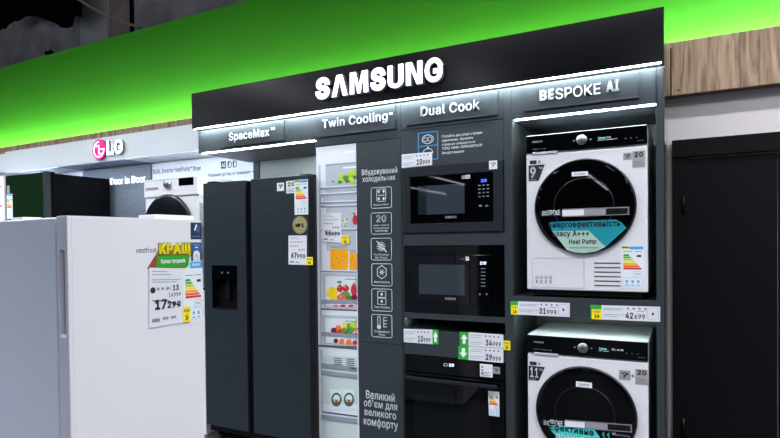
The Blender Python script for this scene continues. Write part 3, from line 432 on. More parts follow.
# torn black wrap hanging from above
Ft = FY(1.7)
pts = [(-3, 30), (1, 27.5), (2.5, 28.2), (4, 27.6), (4.6, 25.6), (8, 23), (13, 19.5), (15, 20.6), (20, 18), (21, 16.6), (24, 15.5), (33, 15.5), (42, 18.5), (50, 21.5), (57, 24), (60, 27), (66, 27.2), (70, 25), (72, 16), (75, 15), (79.5, 16.5), (80, -140), (-3, -140)]
tag(MB().ppx(Ft, pts, -.04, 0, BLACKM).build('insulation_wrap'), 'torn black insulation wrap with a ragged edge under the dark ceiling', 'insulation')
# loose cable
cp = []
for i in range(15):
    t = i/14
    x, y = 77+(141-77)*t, -3+(29-(-3))*t+ (3.5*math.sin(PI*t) if t < 1 else 0) - 2.5*(t-.5)
    u, v = FY(1.55).uv(x, y); cp.append((u, 1.55, v))
tag(MB().tube(cp, .016, mat('cable_sheath', (196, 176, 140), .5)).build('cable'), 'pale loose cable sagging over the green wall in front of the pillar', 'cable')
# small dark debris on the green wall's top
Fd = FY(.9)
md = MB()
for (x, y, r) in ((47.5, 53.3, .025), (51.5, 52.6, .03)):
    u, v = Fd.uv(x, y); md.lathe(Fr((u, .9, v), (1, 0, 0), (0, -1, 0)), 0, 0, [(.002, .04), (r, .02), (r*.8, -.01), (.002, -.03)], BLACKM, k=9)
tag(md.build('mortar_crumb'), 'small dark crumbs lying on the top edge of the green wall', 'debris')

# green wall with its cove light
GW = mat('green_paint', (82, 208, 50), .55)
YG = .86
vt = FY(YG).uv(0, 68)[1]
struct(MB().box(-12, 5.9, YG, YG+.06, 2.2, vt, GW).build('wall_green'))
# lower wall behind the displays
LOWW = mat('lower_wall_white', (238, 229, 230), .6)
struct(MB().box(-12, 5.9, .72, .84, 0, 2.31, LOWW).build('wall_lower'))
# wood cladding: box with the light in its top
def wood():
    m = bpy.data.materials.new('oak_laminate'); m.use_nodes = True; nt = m.node_tree; b = nt.nodes['Principled BSDF']
    tc = nt.nodes.new('ShaderNodeTexCoord'); mp = nt.nodes.new('ShaderNodeMapping'); mp.inputs['Scale'].default_value = (9, 9, .9)
    nz = nt.nodes.new('ShaderNodeTexNoise'); nz.inputs['Scale'].default_value = 2.4; nz.inputs['Detail'].default_value = 9; nz.inputs['Distortion'].default_value = 1.2
    mp2 = nt.nodes.new('ShaderNodeMapping'); mp2.inputs['Scale'].default_value = (55, 40, 2.2)
    n2 = nt.nodes.new('ShaderNodeTexNoise'); n2.inputs['Scale'].default_value = 2; n2.inputs['Detail'].default_value = 4
    mx = nt.nodes.new('ShaderNodeMath'); mx.operation = 'MULTIPLY_ADD'; mx.inputs[1].default_value = .35
    rp = nt.nodes.new('ShaderNodeValToRGB'); e = rp.color_ramp.elements
    e[0].position = .48; e[0].color = lin((122, 96, 76)); e[1].position = .8; e[1].color = lin((200, 170, 142))
    k = rp.color_ramp.elements.new(.63); k.color = lin((168, 138, 112))
    nt.links.new(tc.outputs['Object'], mp.inputs[0]); nt.links.new(tc.outputs['Object'], mp2.inputs[0])
    nt.links.new(mp.outputs[0], nz.inputs['Vector']); nt.links.new(mp2.outputs[0], n2.inputs['Vector'])
    nt.links.new(n2.outputs['Fac'], mx.inputs[0]); nt.links.new(nz.outputs['Fac'], mx.inputs[2])
    nt.links.new(mx.outputs[0], rp.inputs[0]); nt.links.new(rp.outputs[0], b.inputs['Base Color'])
    b.inputs['Roughness'].default_value = .5
    return m
WOOD = wood(); WOODD = mat('oak_edge', (92, 66, 48), .5)
YW = .62
wb = MB().box(-12, .055, YW, YW+.022, 2.292, 2.6, WOOD).box(.062, 5.9, YW, YW+.022, 2.292, 2.6, WOOD)
wb.box(.055, .062, YW+.004, YW+.022, 2.292, 2.57, BLACKM).box(.055, .062, YW, YW+.022, 2.57, 2.6, WOOD)
wb.box(-12, 5.9, YW+.022, .72, 2.292, 2.31, WOODD)
struct(wb.build('trim_1'))
wl = MB().box(-11.9, 5.8, .805, .825, 2.51, 2.52, LEDG).box(-11.9, 5.8, .8, .83, 2.45, 2.51, WOODD).box(-12, 5.9, YW+.022, .86, 2.43, 2.45, WOODD)
struct(wl.build('trim_2'))
struct(MB().fbox(FY(YW), .09, .104, 2.312, 2.322, 0, .002, WOODD).build('trim_5'))

# black service door to the right of the fixture
DOORM = mat('black_door', (9, 10, 14), .5, spec=.15); DOORF = mat('black_door_frame', (9, 10, 13), .5, spec=.15)
Fk = FY(.69)
zl = Fk.uv(672, 141.3)[1]; zl2 = Fk.uv(720, 149)[1]
d = MB().box(.062, 3, .66, .72, zl-.1, zl, DOORF).box(.062, .125, .675, .72, 0, zl-.1, DOORF)
struct(d.build('trim_3'))
ul = Fk.uv(684, 300)[0]; ur = Fk.uv(777.5, 300)[0]
dl = struct(MB().box(ul, ur, .69, .72, .01, zl-.115, DOORM).build('door_1', bevel=.003))
struct(MB().box(ur+.006, ur+.9, .69, .72, .01, zl-.115, DOORM).build('door_2', bevel=.003))
for y in (205, 427):
    u, v = Fk.uv(684, y)
    h = MB().box(u-.018, u+.018, .672, .69, v-.05, v+.05, BLACK).tube([(u-.003, .672, v-.055), (u-.003, .672, v+.055)], .009, BLACK)
    h.build('door_hinge', dl)

# ------------------------------------------------------------------ black header with lit letters
X0, X1, XN0, XO0, XO1, XW0, XW1, XR = -3.077, -2.021, -1.711, -1.393, -.759, -.713, .003, .041
D = .615
hd = thing('display_header', 'long black header box with glowing white letters over the dark appliance wall', 'sign', ((X0+XR)/2, .3, 2.313))
MB().box(X0-.02, XR, -.045, 0, 2.322, 2.59, FASCIA).box(X0-.02, XR-.004, 0, D, 2.316, 2.586, FASCIA).box(XR-.004, XR, 0, D, 2.316, 2.588, SIDE).build('fascia', hd, bevel=.002)
MB().box(X0, XR-.012, -.043, -.031, 2.3185, 2.3225, LED).build('led_strip', hd)
FH = FY(-.045); FHf = FY(-.079)
# letters: pixel spans of each, bottoms and tops follow the sign line
a = FHf.uv(315.6, 99.2); b_ = FHf.uv(442.6, 81); zt = FHf.uv(315.6, 77.9)[1]; zt2 = FHf.uv(442.6, 57.6)[1]
z0 = (a[1]+b_[1])/2; z1 = (zt+zt2)/2; wt = b_[0]-a[0]
lets = [('S', .136), ('A', .150), ('M', .168), ('S', .130), ('U', .134), ('N', .134), ('G', .140)]
tot = sum(w for _, w in lets); gap = .018*wt
sc_ = (wt-6*gap)/tot; u = a[0]
def letter_poly(F, ch, u0, u1, v0, v1, mb, n0, n1):
    W = u1-u0; H = v1-v0
    def P(l): return [(u0+x*W, v0+y*H) for x, y in l]
    if ch == 'A':
        mb.poly(F, P([(0, 0), (.32, 1), (.68, 1), (1, 0), (.70, 0), (.5, .70), (.30, 0)]), n0, n1, LETTER, LSIDE)
    elif ch == 'M':
        mb.poly(F, P([(0, 0), (0.02, 1), (.34, 1), (.5, .38), (.66, 1), (.98, 1), (1, 0), (.76, 0), (.75, .72), (.58, 0), (.42, 0), (.25, .72), (.24, 0)]), n0, n1, LETTER, LSIDE)
    elif ch == 'N':
        mb.poly(F, P([(0, 0), (0, 1), (.36, 1), (.70, .34), (.70, 1), (1, 1), (1, 0), (.66, 0), (.30, .66), (.30, 0)]), n0, n1, LETTER, LSIDE)
    elif ch == 'U':
        pts = [(0, 1), (0, .3)]+[(.5-.5*math.cos(PI*i/12), .29-.31*math.sin(PI*i/12)) for i in range(1, 12)]+[(1, .3), (1, 1), (.68, 1), (.68, .3)]
        pts += [(.5+.18*math.cos(PI*i/8), .28-.12*math.sin(PI*i/8)) for i in range(1, 8)]+[(.32, .3), (.32, 1)]
        mb.poly(F, P(pts), n0, n1, LETTER, LSIDE)
    else:
        mb.text(F, ch, u0, u1, v0-.02*H, v1+.02*H, n0, n1, LETTER, .03 if ch == 'G' else .045, 5, LSIDE)
for i, (ch, w) in enumerate(lets):
    mb = MB(); letter_poly(FH, ch, u, u+w*sc_, z0, z1, mb, .003, .034)
    mb.build('sign_letter', hd)
    u += w*sc_+gap

# ------------------------------------------------------------------ the four bays of the dark fixture
def plate(mb, xl, xr, ybl, zt=2.306):
    """raised sign plate: left, right px, bottom px at left"""
    u0 = F0.uv(xl, ybl)[0]; v0 = F0.uv(xl, ybl)[1]; u1 = F0.uv(xr, ybl)[0]
    mb.fbox(F0, u0, u1, v0, zt, 0, .012, SLATE); return u0, u1, v0
FPl = FY(-.012)
# bay 1
b1 = thing('display_bay', 'dark overhead canopy and back panel of the bay around the black double door refrigerator', 'cabinet', ((X0+X1)/2, .3, 0), group='bays of the dark appliance wall')
MB().box(X0, X1-.002, 0, D, 2.143, 2.312, SLATE).build('canopy', b1, bevel=.002)
MB().box(X0+.02, X1, .675, .715, 0, 2.2, mat('bay_back', (176, 182, 184), .25)).box(X0-.0, X0+.06, .66, .675, 0, 2.2, SLATE).build('back_panel', b1)
mb = MB(); plate(mb, 222, 285, 147.8); p1 = mb.build('sign_plate', b1, bevel=.001)
mb = MB(); mb.tpx(FPl, 'SpaceMax', 229.2, 269.8, 130.2, 140.8, WLET, .018, 0, .006, 4, LSIDE); mb.build('lettering', p1); mb = MB(); mb.tpx(FPl, '™', 270.5, 275, 127, 130.2, WLET, .01, 0, .003); mb.build('trademark_print', p1)
MB().box(X0+.035, X1-.01, .006, .02, 2.139, 2.144, LED).build('led_strip', b1)

# bay 2: built-in refrigerator column
b2 = thing('display_bay', 'tall dark column with a white-icon panel beside the open refrigerator photo', 'cabinet', ((X1+XO0)/2, .3, 0), group='bays of the dark appliance wall')
mb = MB().box(X1, XO0-.002, 0, D, 2.098, 2.312, SLATE).box(X1, X1+.018, .02, D, 0, 2.098, BLACKM).box(X1+.018, XO0-.002, .02, D, 0, 2.098, BLACKM)
mb.build('carcass', b2, bevel=.0015)
mb = MB().box(XN0, XO0-.003, 0, .02, 0.81, 2.095, SLATE).box(XN0, XO0-.003, 0, .02, 0.05, .807, SLATE); pn = mb.build('front_panel', b2, bevel=.0015)
mb = MB(); plate(mb, 318.5, 396, 137.8); p2 = mb.build('sign_plate', b2, bevel=.001)
mb = MB(); mb.tpx(FPl, 'Twin Cooling', 322.5, 388, 115.3, 127, WLET, .018, 0, .006, 4, LSIDE); mb.build('lettering', p2); mb = MB(); mb.tpx(FPl, '™', 389, 392.5, 112.5, 114.8, WLET, .01, 0, .003); mb.build('trademark_print', p2)
# print on the column panel
mb = MB()
mb.tpx(F0, 'Вбудовуваний', 361.8, 397.3, 168, 175.6, PRINTW, .012, 0, .001)
mb.tpx(F0, 'холодильник', 362.5, 395.5, 176.6, 182.2, PRINTW, .012, 0, .001)
mb.build('lettering', pn); mb = MB()
for s_, xl, xr, yt, yb in (('Великий', 366, 394.8, 391.6, 400.2), ("об'єм для", 364, 397.3, 400.8, 409.8), ('великого', 364.6, 396.2, 411.6, 417.4), ('комфорту', 363.7, 398, 418.8, 429.4)):
    mb.tpx(F0, s_, xl, xr, yt, yb, PRINTW, .014, 0, .001)
mb.build('lettering', pn)
def icon(k, yt, yb):
    mb = MB(); xl, xr = 371.2, 391.5
    if k > 2: xl += .6; xr += .5
    u0, u1, v0, v1 = F0.box(xl, xr, yt, yb); H = v1-v0; W = u1-u0
    n0, n1 = 0, .001
    mb.rring(F0, u0, u1, v0, v1, .012, .0035, n0, n1, PRINTW)
    cu = (u0+u1)/2
    def U(x): return u0+x*W
    def V(y): return v0+y*H
    def T(st, y0, y1, x0=.12, x1=.88, b=.012): mb.text(F0, st, U(x0), U(x1), V(y0), V(y1), n0, n1, PRINTW, b, 2)
    if k == 0:
        mb.rring(F0, U(.28), U(.72), V(.32), V(.92), .006, .0035, n0, n1, PRINTW)
        for sx in (.38, .62):
            for sy in (.45, .8): mb.disc(F0, U(sx), V(sy), .009, .012, n0, n1, PRINTW, 4)
        mb.ring(F0, [(U(.36), V(.62)), (U(.64), V(.62))], .004, n0, n1, PRINTW, False)
        T('Space Max', .1, .22)
    if k == 1:
        T('20', .55, .9, .26, .74, .03)
        T('років гарантії', .36, .46); T('на інверторний', .22, .33); T('компресор', .08, .19, .2, .8)
    if k == 2:
        for t in range(6):
            a_ = PI*t/6; mb.ring(F0, [(cu-.03*math.cos(a_), V(.62)-.03*math.sin(a_)), (cu+.03*math.cos(a_), V(.62)+.03*math.sin(a_))], .004, n0, n1, PRINTW, False)
        mb.ring(F0, [(cu-.03, V(.62)+.034), (cu+.036, V(.62)-.034)], .006, n0, n1, PRINTW, False)
        T('Technology', .19, .29); T('No Frost', .07, .16, .2, .8)
    if k == 3:
        hx = [(cu+.036*math.sin(PI*t/3), V(.62)+.042*math.cos(PI*t/3)) for t in range(6)]; mb.ring(F0, hx, .004, n0, n1, PRINTW)
        for t in range(3):
            a_ = PI*t/3; mb.ring(F0, [(cu-.018*math.cos(a_), V(.62)-.018*math.sin(a_)), (cu+.018*math.cos(a_), V(.62)+.018*math.sin(a_))], .004, n0, n1, PRINTW, False)
        T('Metal Cooling', .1, .22)
    if k == 4:
        mb.rring(F0, U(.3), U(.7), V(.62), V(.9), .004, .0035, n0, n1, PRINTW); mb.rring(F0, U(.3), U(.7), V(.3), V(.58), .004, .0035, n0, n1, PRINTW)
        mb.disc(F0, cu, V(.76), .008, .01, n0, n1, PRINTW, 6); mb.disc(F0, cu, V(.44), .008, .01, n0, n1, PRINTW, 6)
        T('Twin Cooling', .1, .22)
    if k == 5:
        mb.rring(F0, U(.3), U(.42), V(.5), V(.92), .007, .0035, n0, n1, PRINTW); mb.disc(F0, U(.36), V(.45), .014, .014, n0, n1, PRINTW, 12)
        mb.ring(F0, [(U(.6), V(.45)), (U(.6), V(.9))], .0035, n0, n1, PRINTW, False)
        for q in range(4): mb.ring(F0, [(U(.6), V(.47+.14*q)), (U(.75), V(.47+.14*q))], .0035, n0, n1, PRINTW, False)
        T('Coolselect', .2, .3); T('Plus', .07, .16, .35, .65)
    mb.build('icon_print', pn)
for k, (yt, yb) in enumerate(((187.3, 208), (212.7, 234), (238.2, 260), (263.8, 285.8), (289, 311), (314.8, 337.2))): icon(k, yt, yb)

# photo panel of an open refrigerator (a flat print in the column)
Fq = FY(.004); Fq.umax = XN0-.001
zb2 = .03
ph = thing('photo_panel', 'flat printed photo of an open white refrigerator full of food, left of the icon panel', 'poster', ((X1+XN0)/2, .01, .03))
MB().box(X1+.001, XN0-.001, .004, .018, zb2, 2.093, POSTW).build('print_sheet', ph)
def PP(name, fn, label=None):
    mb = MB(); fn(mb); return mb.build(name, ph, label=label)
def interior(mb):
    # inner liners
    mb.ppx(Fq, [(325, 152), (356, 149), (356, 163), (325, 164.5)], 0, .0006, POSTW)
    mb.ppx(Fq, [(325.5, 165), (356, 162.5), (356, 251), (326.5, 251)], 0, .0004, POSTG)
    mb.ppx(Fq, [(318.6, 165), (320.5, 165), (322.5, 345), (320.5, 345)], 0, .0004, POSTG)
    mb.ppx(Fq, [(322.3, 355), (357.5, 357.5), (357.5, 404), (323.5, 404)], 0, .0004, POSTT)
    mb.ppx(Fq, [(322.3, 415), (357.5, 418), (357.5, 439), (323.5, 439)], 0, .0004, POSTT)
    mb.ppx(Fq, [(344, 151.6), (356, 150.6), (356, 152), (344, 153)], .0006, .001, WLET)
    mb.ppx(Fq, [(343, 167.2), (356, 166), (356, 167.6), (343, 168.6)], .0004, .001, WLET)
    mb.ppx(Fq, [(325.5, 164.6), (356, 162), (356, 163.2), (325.5, 166)], .0004, .001, POSTM)
PP('printed_interior', interior)
def shelf(y0, y1, h=1.6, x0=320.5):
    def f(mb):
        mb.ppx(Fq, [(x0, y0), (357, y1), (357, y1+h), (x0, y0+h)], .0006, .0016, POSTM)
        mb.ppx(Fq, [(x0, y0-1.2), (357, y1-1.2), (357, y1), (x0, y0)], .0006, .0014, POSTW)
    return f
for y0, y1 in ((188, 185.8), (194.5, 192.3), (202.5, 201.2), (206.2, 205.2), (229.5, 229), (270.6, 271.3)): PP('printed_shelf', shelf(y0, y1))
def wire(mb):
    mb.ring(Fq, [Fq.uv(*q) for q in ((320.6, 197), (324.5, 197), (325.2, 206), (320.9, 206))], .004, .0016, .003, POSTM)
PP('printed_bracket', wire)
def back_lines(mb):
    for i in range(6):
        y = 209+3.2*i; mb.ring(Fq, [Fq.uv(327+2.2*(j), y+(1.4 if j % 2 else -1.2)) for j in range(14)], .0016, .0005, .0009, WLET, False)
PP('printed_liner', back_lines)
def blob(mb, x, y, rx, ry, m, n0, n1, k=14, wob=0):
    cx_, cy_ = x, y; ph_ = random.random()*6
    mb.ppx(Fq, [(cx_+rx*(1+wob*math.sin(3*t+ph_))*math.cos(t), cy_-ry*(1+wob*math.cos(4*t+ph_))*math.sin(t)) for t in [2*PI*i/k for i in range(k)]], n0, n1, m)
LG1 = mat('lettuce_bright', (170, 214, 40), .5); LG2 = mat('lettuce_deep', (70, 130, 40), .5); ORG = mat('jar_orange', (248, 168, 20), .4); ORG2 = mat('jar_orange_dark', (214, 112, 14), .4)
REDT = mat('tomato_red', (205, 40, 48), .4); YELP = mat('pepper_yellow', (240, 208, 20), .4); PEACH = mat('peach_orange', (236, 120, 60), .45); GRAPE = mat('grape_green', (96, 150, 60), .45); DKR = mat('plum_red', (112, 24, 40), .45)
def lettuce(mb):
    for (x, y, r, m) in ((341, 176, 3, LG1), (346, 178, 3, LG2), (350, 174, 3.2, LG1), (354, 171.8, 2.8, LG1), (343.5, 179.5, 2.2, LG1), (347, 181, 2.4, LG2), (351, 179, 3, LG1), (355, 177.5, 2.4, LG2), (338, 181, 1.8, LG1), (333, 181.5, 1.2, LG2), (353, 182, 2.4, LG1), (340, 182, 2, LG2)):
        blob(mb, x, y, r, r*.8, m, .0006, .001+random.random()*.002, 16, .22)
    blob(mb, 348.6, 181, 1.3, 1, REDT, .002, .004)
PP('printed_lettuce', lettuce, 'bright green salad leaves')
def celery(mb):
    blob(mb, 345, 222.5, 3.4, 4.2, mat('photo_cream', (216, 214, 196), .4), .0006, .002, 14, .12)
    for x, y in ((343.5, 220.5), (346.5, 223.5), (345, 225.5), (347, 219.5)): blob(mb, x, y, .8, .7, LG2, .002, .003)
PP('printed_package', celery)
PP('printed_pepper', lambda mb: (blob(mb, 355.2, 220, 2.4, 5.2, REDT, .0006, .002, 14, .08), blob(mb, 354.2, 213.5, .8, 1.3, LG2, .002, .003)), 'red pepper cut by the panel edge')
def jar(x0, x1, y0, y1):
    def f(mb):
        u0, u1, v0, v1 = Fq.box(x0, x1, y0, y1)
        mb.rrect(Fq, u0, u1, v0, v1, (v1-v0)*.12, .0016, .0022, ORG)
        mb.fbox(Fq, u0+.005, u1-.005, v1-.004, v1+.012, .0016, .003, POSTM)
        mb.fbox(Fq, u0+.003, u1-.003, v1-.001, v1+.003, .003, .0034, POSTW)
        for i in range(7):
            uu = u0+(u1-u0)*(.18+.64*random.random()); vv = v0+(v1-v0)*(.12+.7*random.random())
            mb.disc(Fq, uu, vv, .007, .003, .0022, .0026, ORG2, 8)
        mb.fbox(Fq, u0+.003, u0+.006, v0+.01, v1-.02, .0022, .0026, YELP)
    return f
PP('printed_jar', jar(330.2, 348, 248.3, 269.7), 'large jar of orange fruit'); PP('printed_jar', jar(349.3, 357, 252, 269.8), 'smaller jar of orange fruit')
def drawer_back(y0, y1):
    def f(mb):
        mb.ppx(Fq, [(322.5, y0), (357, y0+1), (357, y1+1.5), (323.5, y1)], .0006, .0012, POSTG)
        mb.ppx(Fq, [(325, y0+3), (355, y0+4), (355, y1-1), (326, y1-2)], .0012, .0016, POSTW)
        mb.ppx(Fq, [(345, y0+5.5), (357, y0+6), (357, y0+7), (345, y0+6.5)], .0016, .002, POSTM)
        mb.ppx(Fq, [(321, y1+.3), (357, y1+1.8), (357, y1+3.2), (321, y1+1.6)], .0006, .0014, POSTD)
    return f
PP('printed_drawer', drawer_back(273, 308)); PP('printed_drawer', drawer_back(315, 344.5))
def veg(mb):
    blob(mb, 332.5, 293, 5.4, 6.4, YELP, .002, .0028, 14, .06)
    blob(mb, 339.6, 282, 2.4, 1.2, LG2, .002, .003)
    blob(mb, 340, 288.5, 3, 3.6, REDT, .0028, .0034, 12, .05)
    blob(mb, 346, 288.5, 3.4, 3.2, REDT, .002, .003); blob(mb, 354, 290, 3, 6, mat('radish', (190, 40, 70), .4), .002, .003)
    blob(mb, 345.5, 294, 5, 2.4, GRAPE, .003, .0036); blob(mb, 341.5, 297.5, 4.4, 3.4, mat('apple_pink', (222, 96, 84), .4), .0036, .004); blob(mb, 350, 298, 4.2, 2.8, LG2, .0028, .0034)
    blob(mb, 336, 298.6, 3, 2, YELP, .0036, .004); blob(mb, 354.6, 297.5, 3, 3, DKR, .0034, .0038)
    for x in (336, 343, 351): blob(mb, x, 305.8, 3, 1.2, REDT if x != 336 else PEACH, .0016, .002)
_veg = veg
def veg(mb):
    _veg(mb)
    for x, y, m in ((331, 291, WLET), (339.2, 287, WLET), (345.4, 287, WLET), (341, 296.4, WLET)): blob(mb, x, y, .6, .5, m, .004, .0042, 8)
    for x, y in ((340.4, 284.6), (346.4, 285.2), (354, 283.5)): blob(mb, x, y, .9, .9, LG2, .0036, .004, 7, .2)
PP('printed_vegetables', veg, 'peppers, tomatoes and apples')
def fruit(mb):
    for (x, y, r, m) in ((345, 325, 2.6, YELP), (349, 326, 3, GRAPE), (353, 324.5, 3, LG1), (344, 330, 2.6, GRAPE), (348, 331, 2.8, LG2), (352, 330, 2.8, GRAPE), (356, 329, 2, PEACH), (338.5, 328, 3, PEACH), (334, 330.5, 3, DKR), (340, 332, 2.8, REDT), (336, 334, 2.8, REDT), (345, 334.5, 2.6, DKR), (351, 335, 2.6, LG2), (355.5, 335, 2.4, REDT),
                         (336, 340.8, 2.4, DKR), (342, 341.5, 2.8, PEACH), (349, 342, 3, PEACH), (355, 342.5, 2.4, REDT)):
        blob(mb, x, y, r, r, m, .0016, .002+random.random()*.0014)
PP('printed_fruit', fruit, 'heap of grapes, plums and oranges')
def bar(y0, y1, h, x0=321.5, m=POSTM):
    return lambda mb: mb.ppx(Fq, [(x0, y0), (357.4, y1), (357.4, y1+h), (x0+.5, y0+h)], .004, .0055, m)
for y0, y1, h, m in ((299.5, 299.8, 3.6, POSTM), (331.5, 334.5, 3.6, POSTM), (363, 367.2, 4.2, POSTM), (370, 374.5, 4.2, POSTM), (414, 419, 4.8, POSTM)): PP('printed_drawer_rim', bar(y0, y1, h, m=m))
def seam(mb):
    mb.ppx(Fq, [(318.8, 344.6), (357.2, 348), (357.2, 349.6), (318.8, 346.2)], .0012, .003, POSTD)
    mb.ppx(Fq, [(322, 411), (357.4, 415.5), (357.4, 417), (322.5, 412.3)], .0012, .003, POSTD)
    mb.ppx(Fq, [(320.6, 350), (322.2, 350), (323.2, 411), (321.6, 411)], .0012, .002, POSTG)
PP('printed_seam', seam)
def vents(mb):
    for i in range(4): mb.rpx(Fq, vents.x, vents.x+8, 358+2*i+(vents.x-334)*.06, 358.9+2*i+(vents.x-334)*.06, .0006, .0016, POSTD)
for vents.x in (334, 346.5): PP('printed_vent', vents)
PP('printed_lettering', lambda mb: mb.tpx(Fq, 'Easy', 350.5, 356.8, 366.8, 370, PRINTD, .02, .0055, .006))
def pouch(x0):
    def f(mb):
        mb.ppx(Fq, [(x0, 389), (x0+11.5, 390), (x0+12, 410.5), (x0+1.6, 409)], .0008, .0016, POSTW)
        blob(mb, x0+6.6, 399.5, 5.2, 7, mat('pack_green', (36, 110, 62), .45), .0016, .0022, 20)
        blob(mb, x0+6.6, 398.6, 3.4, 4, POSTW, .0022, .0026); blob(mb, x0+6.6, 402, 1.8, 1.4, REDT, .0026, .003); blob(mb, x0+6.4, 400, 2.6, .6, POSTD, .0026, .0029)
    return f
PP('printed_pouch', pouch(330), 'left green and white pouch'); PP('printed_pouch', pouch(342.5), 'right green and white pouch')

# bay 3: microwave and oven column
b3 = thing('display_bay', 'dark column with shelves holding two black microwaves above a black oven', 'cabinet', ((XO0+XW0)/2, .3, 0), group='bays of the dark appliance wall')
def z(x, y, F=F0): return F.uv(x, y)[1]
zm1t = z(450, 164.3); zm1b = z(450, 232.2); zs2 = z(450, 245.3); zm2b = z(450, 314.8); zs3 = z(450, 319.8); zp3 = z(405, 329.5); zp3b = (z(405, 354)+z(503, 362))/2
mb = MB().box(XO0, XO1, 0, D, 2.143, 2.312, SLATE)
mb.box(XO0, XO0+.012, 0, D, .05, 2.14, SLATE2).box(XO1, XW0, 0, D, 0, 2.312, SLATE)
mb.box(XO0+.012, XO1, .55, D, .05, 2.14, BLACKM)
mb.box(XO0+.012, XO1, 0, .55, zs2, zm1b, SLATE)                     # shelf under upper microwave
mb.box(XO0+.012, XO1, 0, .55, zs3+.007, zm2b, SLATE).box(XO0+.012, XO1, 0, .012, zs3-.003, zs3+.007, SLATE)                     # shelf under lower microwave
mb.box(XO0+.012, XO1, .005, .55, .05, .1, BLACKM)
mb.build('carcass', b3, bevel=.0015)
pn3 = MB().box(XO0, XO1-.002, -.001, .02, zm1t, 2.139, SLATE).build('front_panel', b3, bevel=.0015)
MB().box(XO0+.012, XO1-.002, 0, .02, zp3b, zp3, SLATE).box(XO0+.012, XO1-.002, .02, .3, zp3-.02, zp3, SLATE2).build('lower_panel', b3, bevel=.0015)
MB().box(XO0+.016, XO0+.09, .02, .032, zs3-.001, zs3+.007, LEDN).build('led_strip', b3)
mb = MB(); plate(mb, 407, 498.5, 125.9); p3 = mb.build('sign_plate', b3, bevel=.001)
mb = MB(); mb.tpx(FPl, 'Dual Cook', 421, 479.8, 103, 113.3, WLET, .018, 0, .006, 4, LSIDE); mb.build('lettering', p3)
Fb = FY(-.001)
mb = MB()
mb.ring(Fb, [Fb.uv(*q) for q in ((418.2, 133.3), (437.6, 131.2), (437.8, 158.8), (418.6, 160.6))], .005, 0, .001, BLUEL)
mb.ring(Fb, [Fb.uv(*q) for q in ((418.3, 146.8), (437.6, 144.8))], .005, 0, .001, BLUEL, False)
cu, cv = Fb.uv(427.7, 139.3)
mb.ring(Fb, [(cu+.036*math.cos(2*PI*i/20), cv+.026*math.sin(2*PI*i/20)) for i in range(20)], .004, 0, .001, PRINTW)
for q in (-.014, .014): mb.ring(Fb, [(cu+q+.012*math.cos(2*PI*i/12), cv+.013*math.sin(2*PI*i/12)) for i in range(12)], .003, 0, .001, PRINTW)
cu, cv = Fb.uv(428, 152)
mb.ring(Fb, [(cu+.03*math.cos(PI*i/10), cv+.02*math.sin(PI*i/10)) for i in range(11)]+[(cu-.03, cv-.008), (cu+.03, cv-.008)], .004, 0, .001, PRINTW)
mb.disc(Fb, cu, cv+.026, .006, .006, 0, .001, PRINTW, 8)
for i, (s_, w) in enumerate((('Готуйте дві різні страви', 40), ('одночасно. Аромати', 31), ('страв не змішуються,', 33), ('тому смак залишається', 40), ('бездоганним', 22))):
    yc = 135.2+4.15*i-(w-30)*.05; mb.tpx(Fb, s_, 442, 442+w, yc-1.6, yc+1.7, PRINTW, .004, 0, .0008)
mb.build('lettering', pn3)

# bay 4: washer tower
b4 = thing('display_bay', 'dark two-level niche unit on the right holding both white washing machines', 'cabinet', ((XW0+XR)/2, .3, 0), group='bays of the dark appliance wall')
ZSH = 1.139; ZSHB = 1.035
NICHE = mat('niche_lining', (44, 49, 50), .4)
mb = MB().box(XW0, XR-.03, 0, D, 2.13, 2.312, SLATE).box(XW0, XW1, .6, D, .036, 2.13, NICHE).box(XW0, XW0+.004, .004, .6, .036, 2.13, NICHE)
mb.box(XW1, XR-.004, 0, D, 0, 2.312, SLATE).box(XR-.004, XR, 0.002, D, 0, 2.312, SIDE).box(XW0, XW1, 0, .6, ZSHB+.02, ZSH, SLATE).box(XW0, XW1, 0, .02, ZSHB, ZSHB+.02, SLATE).box(XW0, XW1, 0, .6, 0, .036, SLATE2)
mb.build('carcass', b4, bevel=.0015)
MB().box(XW0+.015, XW1-.002, .006, .02, 2.1255, 2.13, LED).build('led_strip', b4)
MB().box(XW0+.015, XW1-.002, .025, .04, ZSHB+.012, ZSHB+.02, LEDN).build('led_strip', b4)
mb = MB(); plate(mb, 523.8, 639.2, 111.8); p4 = mb.build('sign_plate', b4, bevel=.001)
mb = MB()
mb.tpx(FPl, 'BE', 539.8, 554.8, 89.6, 100.3, WLET, .04, 0, .006, 4, LSIDE); mb.tpx(FPl, 'SPOKE', 555.8, 600.5, 86, 96.8, WLET, 0.0, 0, .006, 4, LSIDE); mb.tpx(FPl, 'AI', 606, 619.2, 80.6, 92, WLET, .04, 0, .006, 4, LSIDE)
mb.build('lettering', p4)

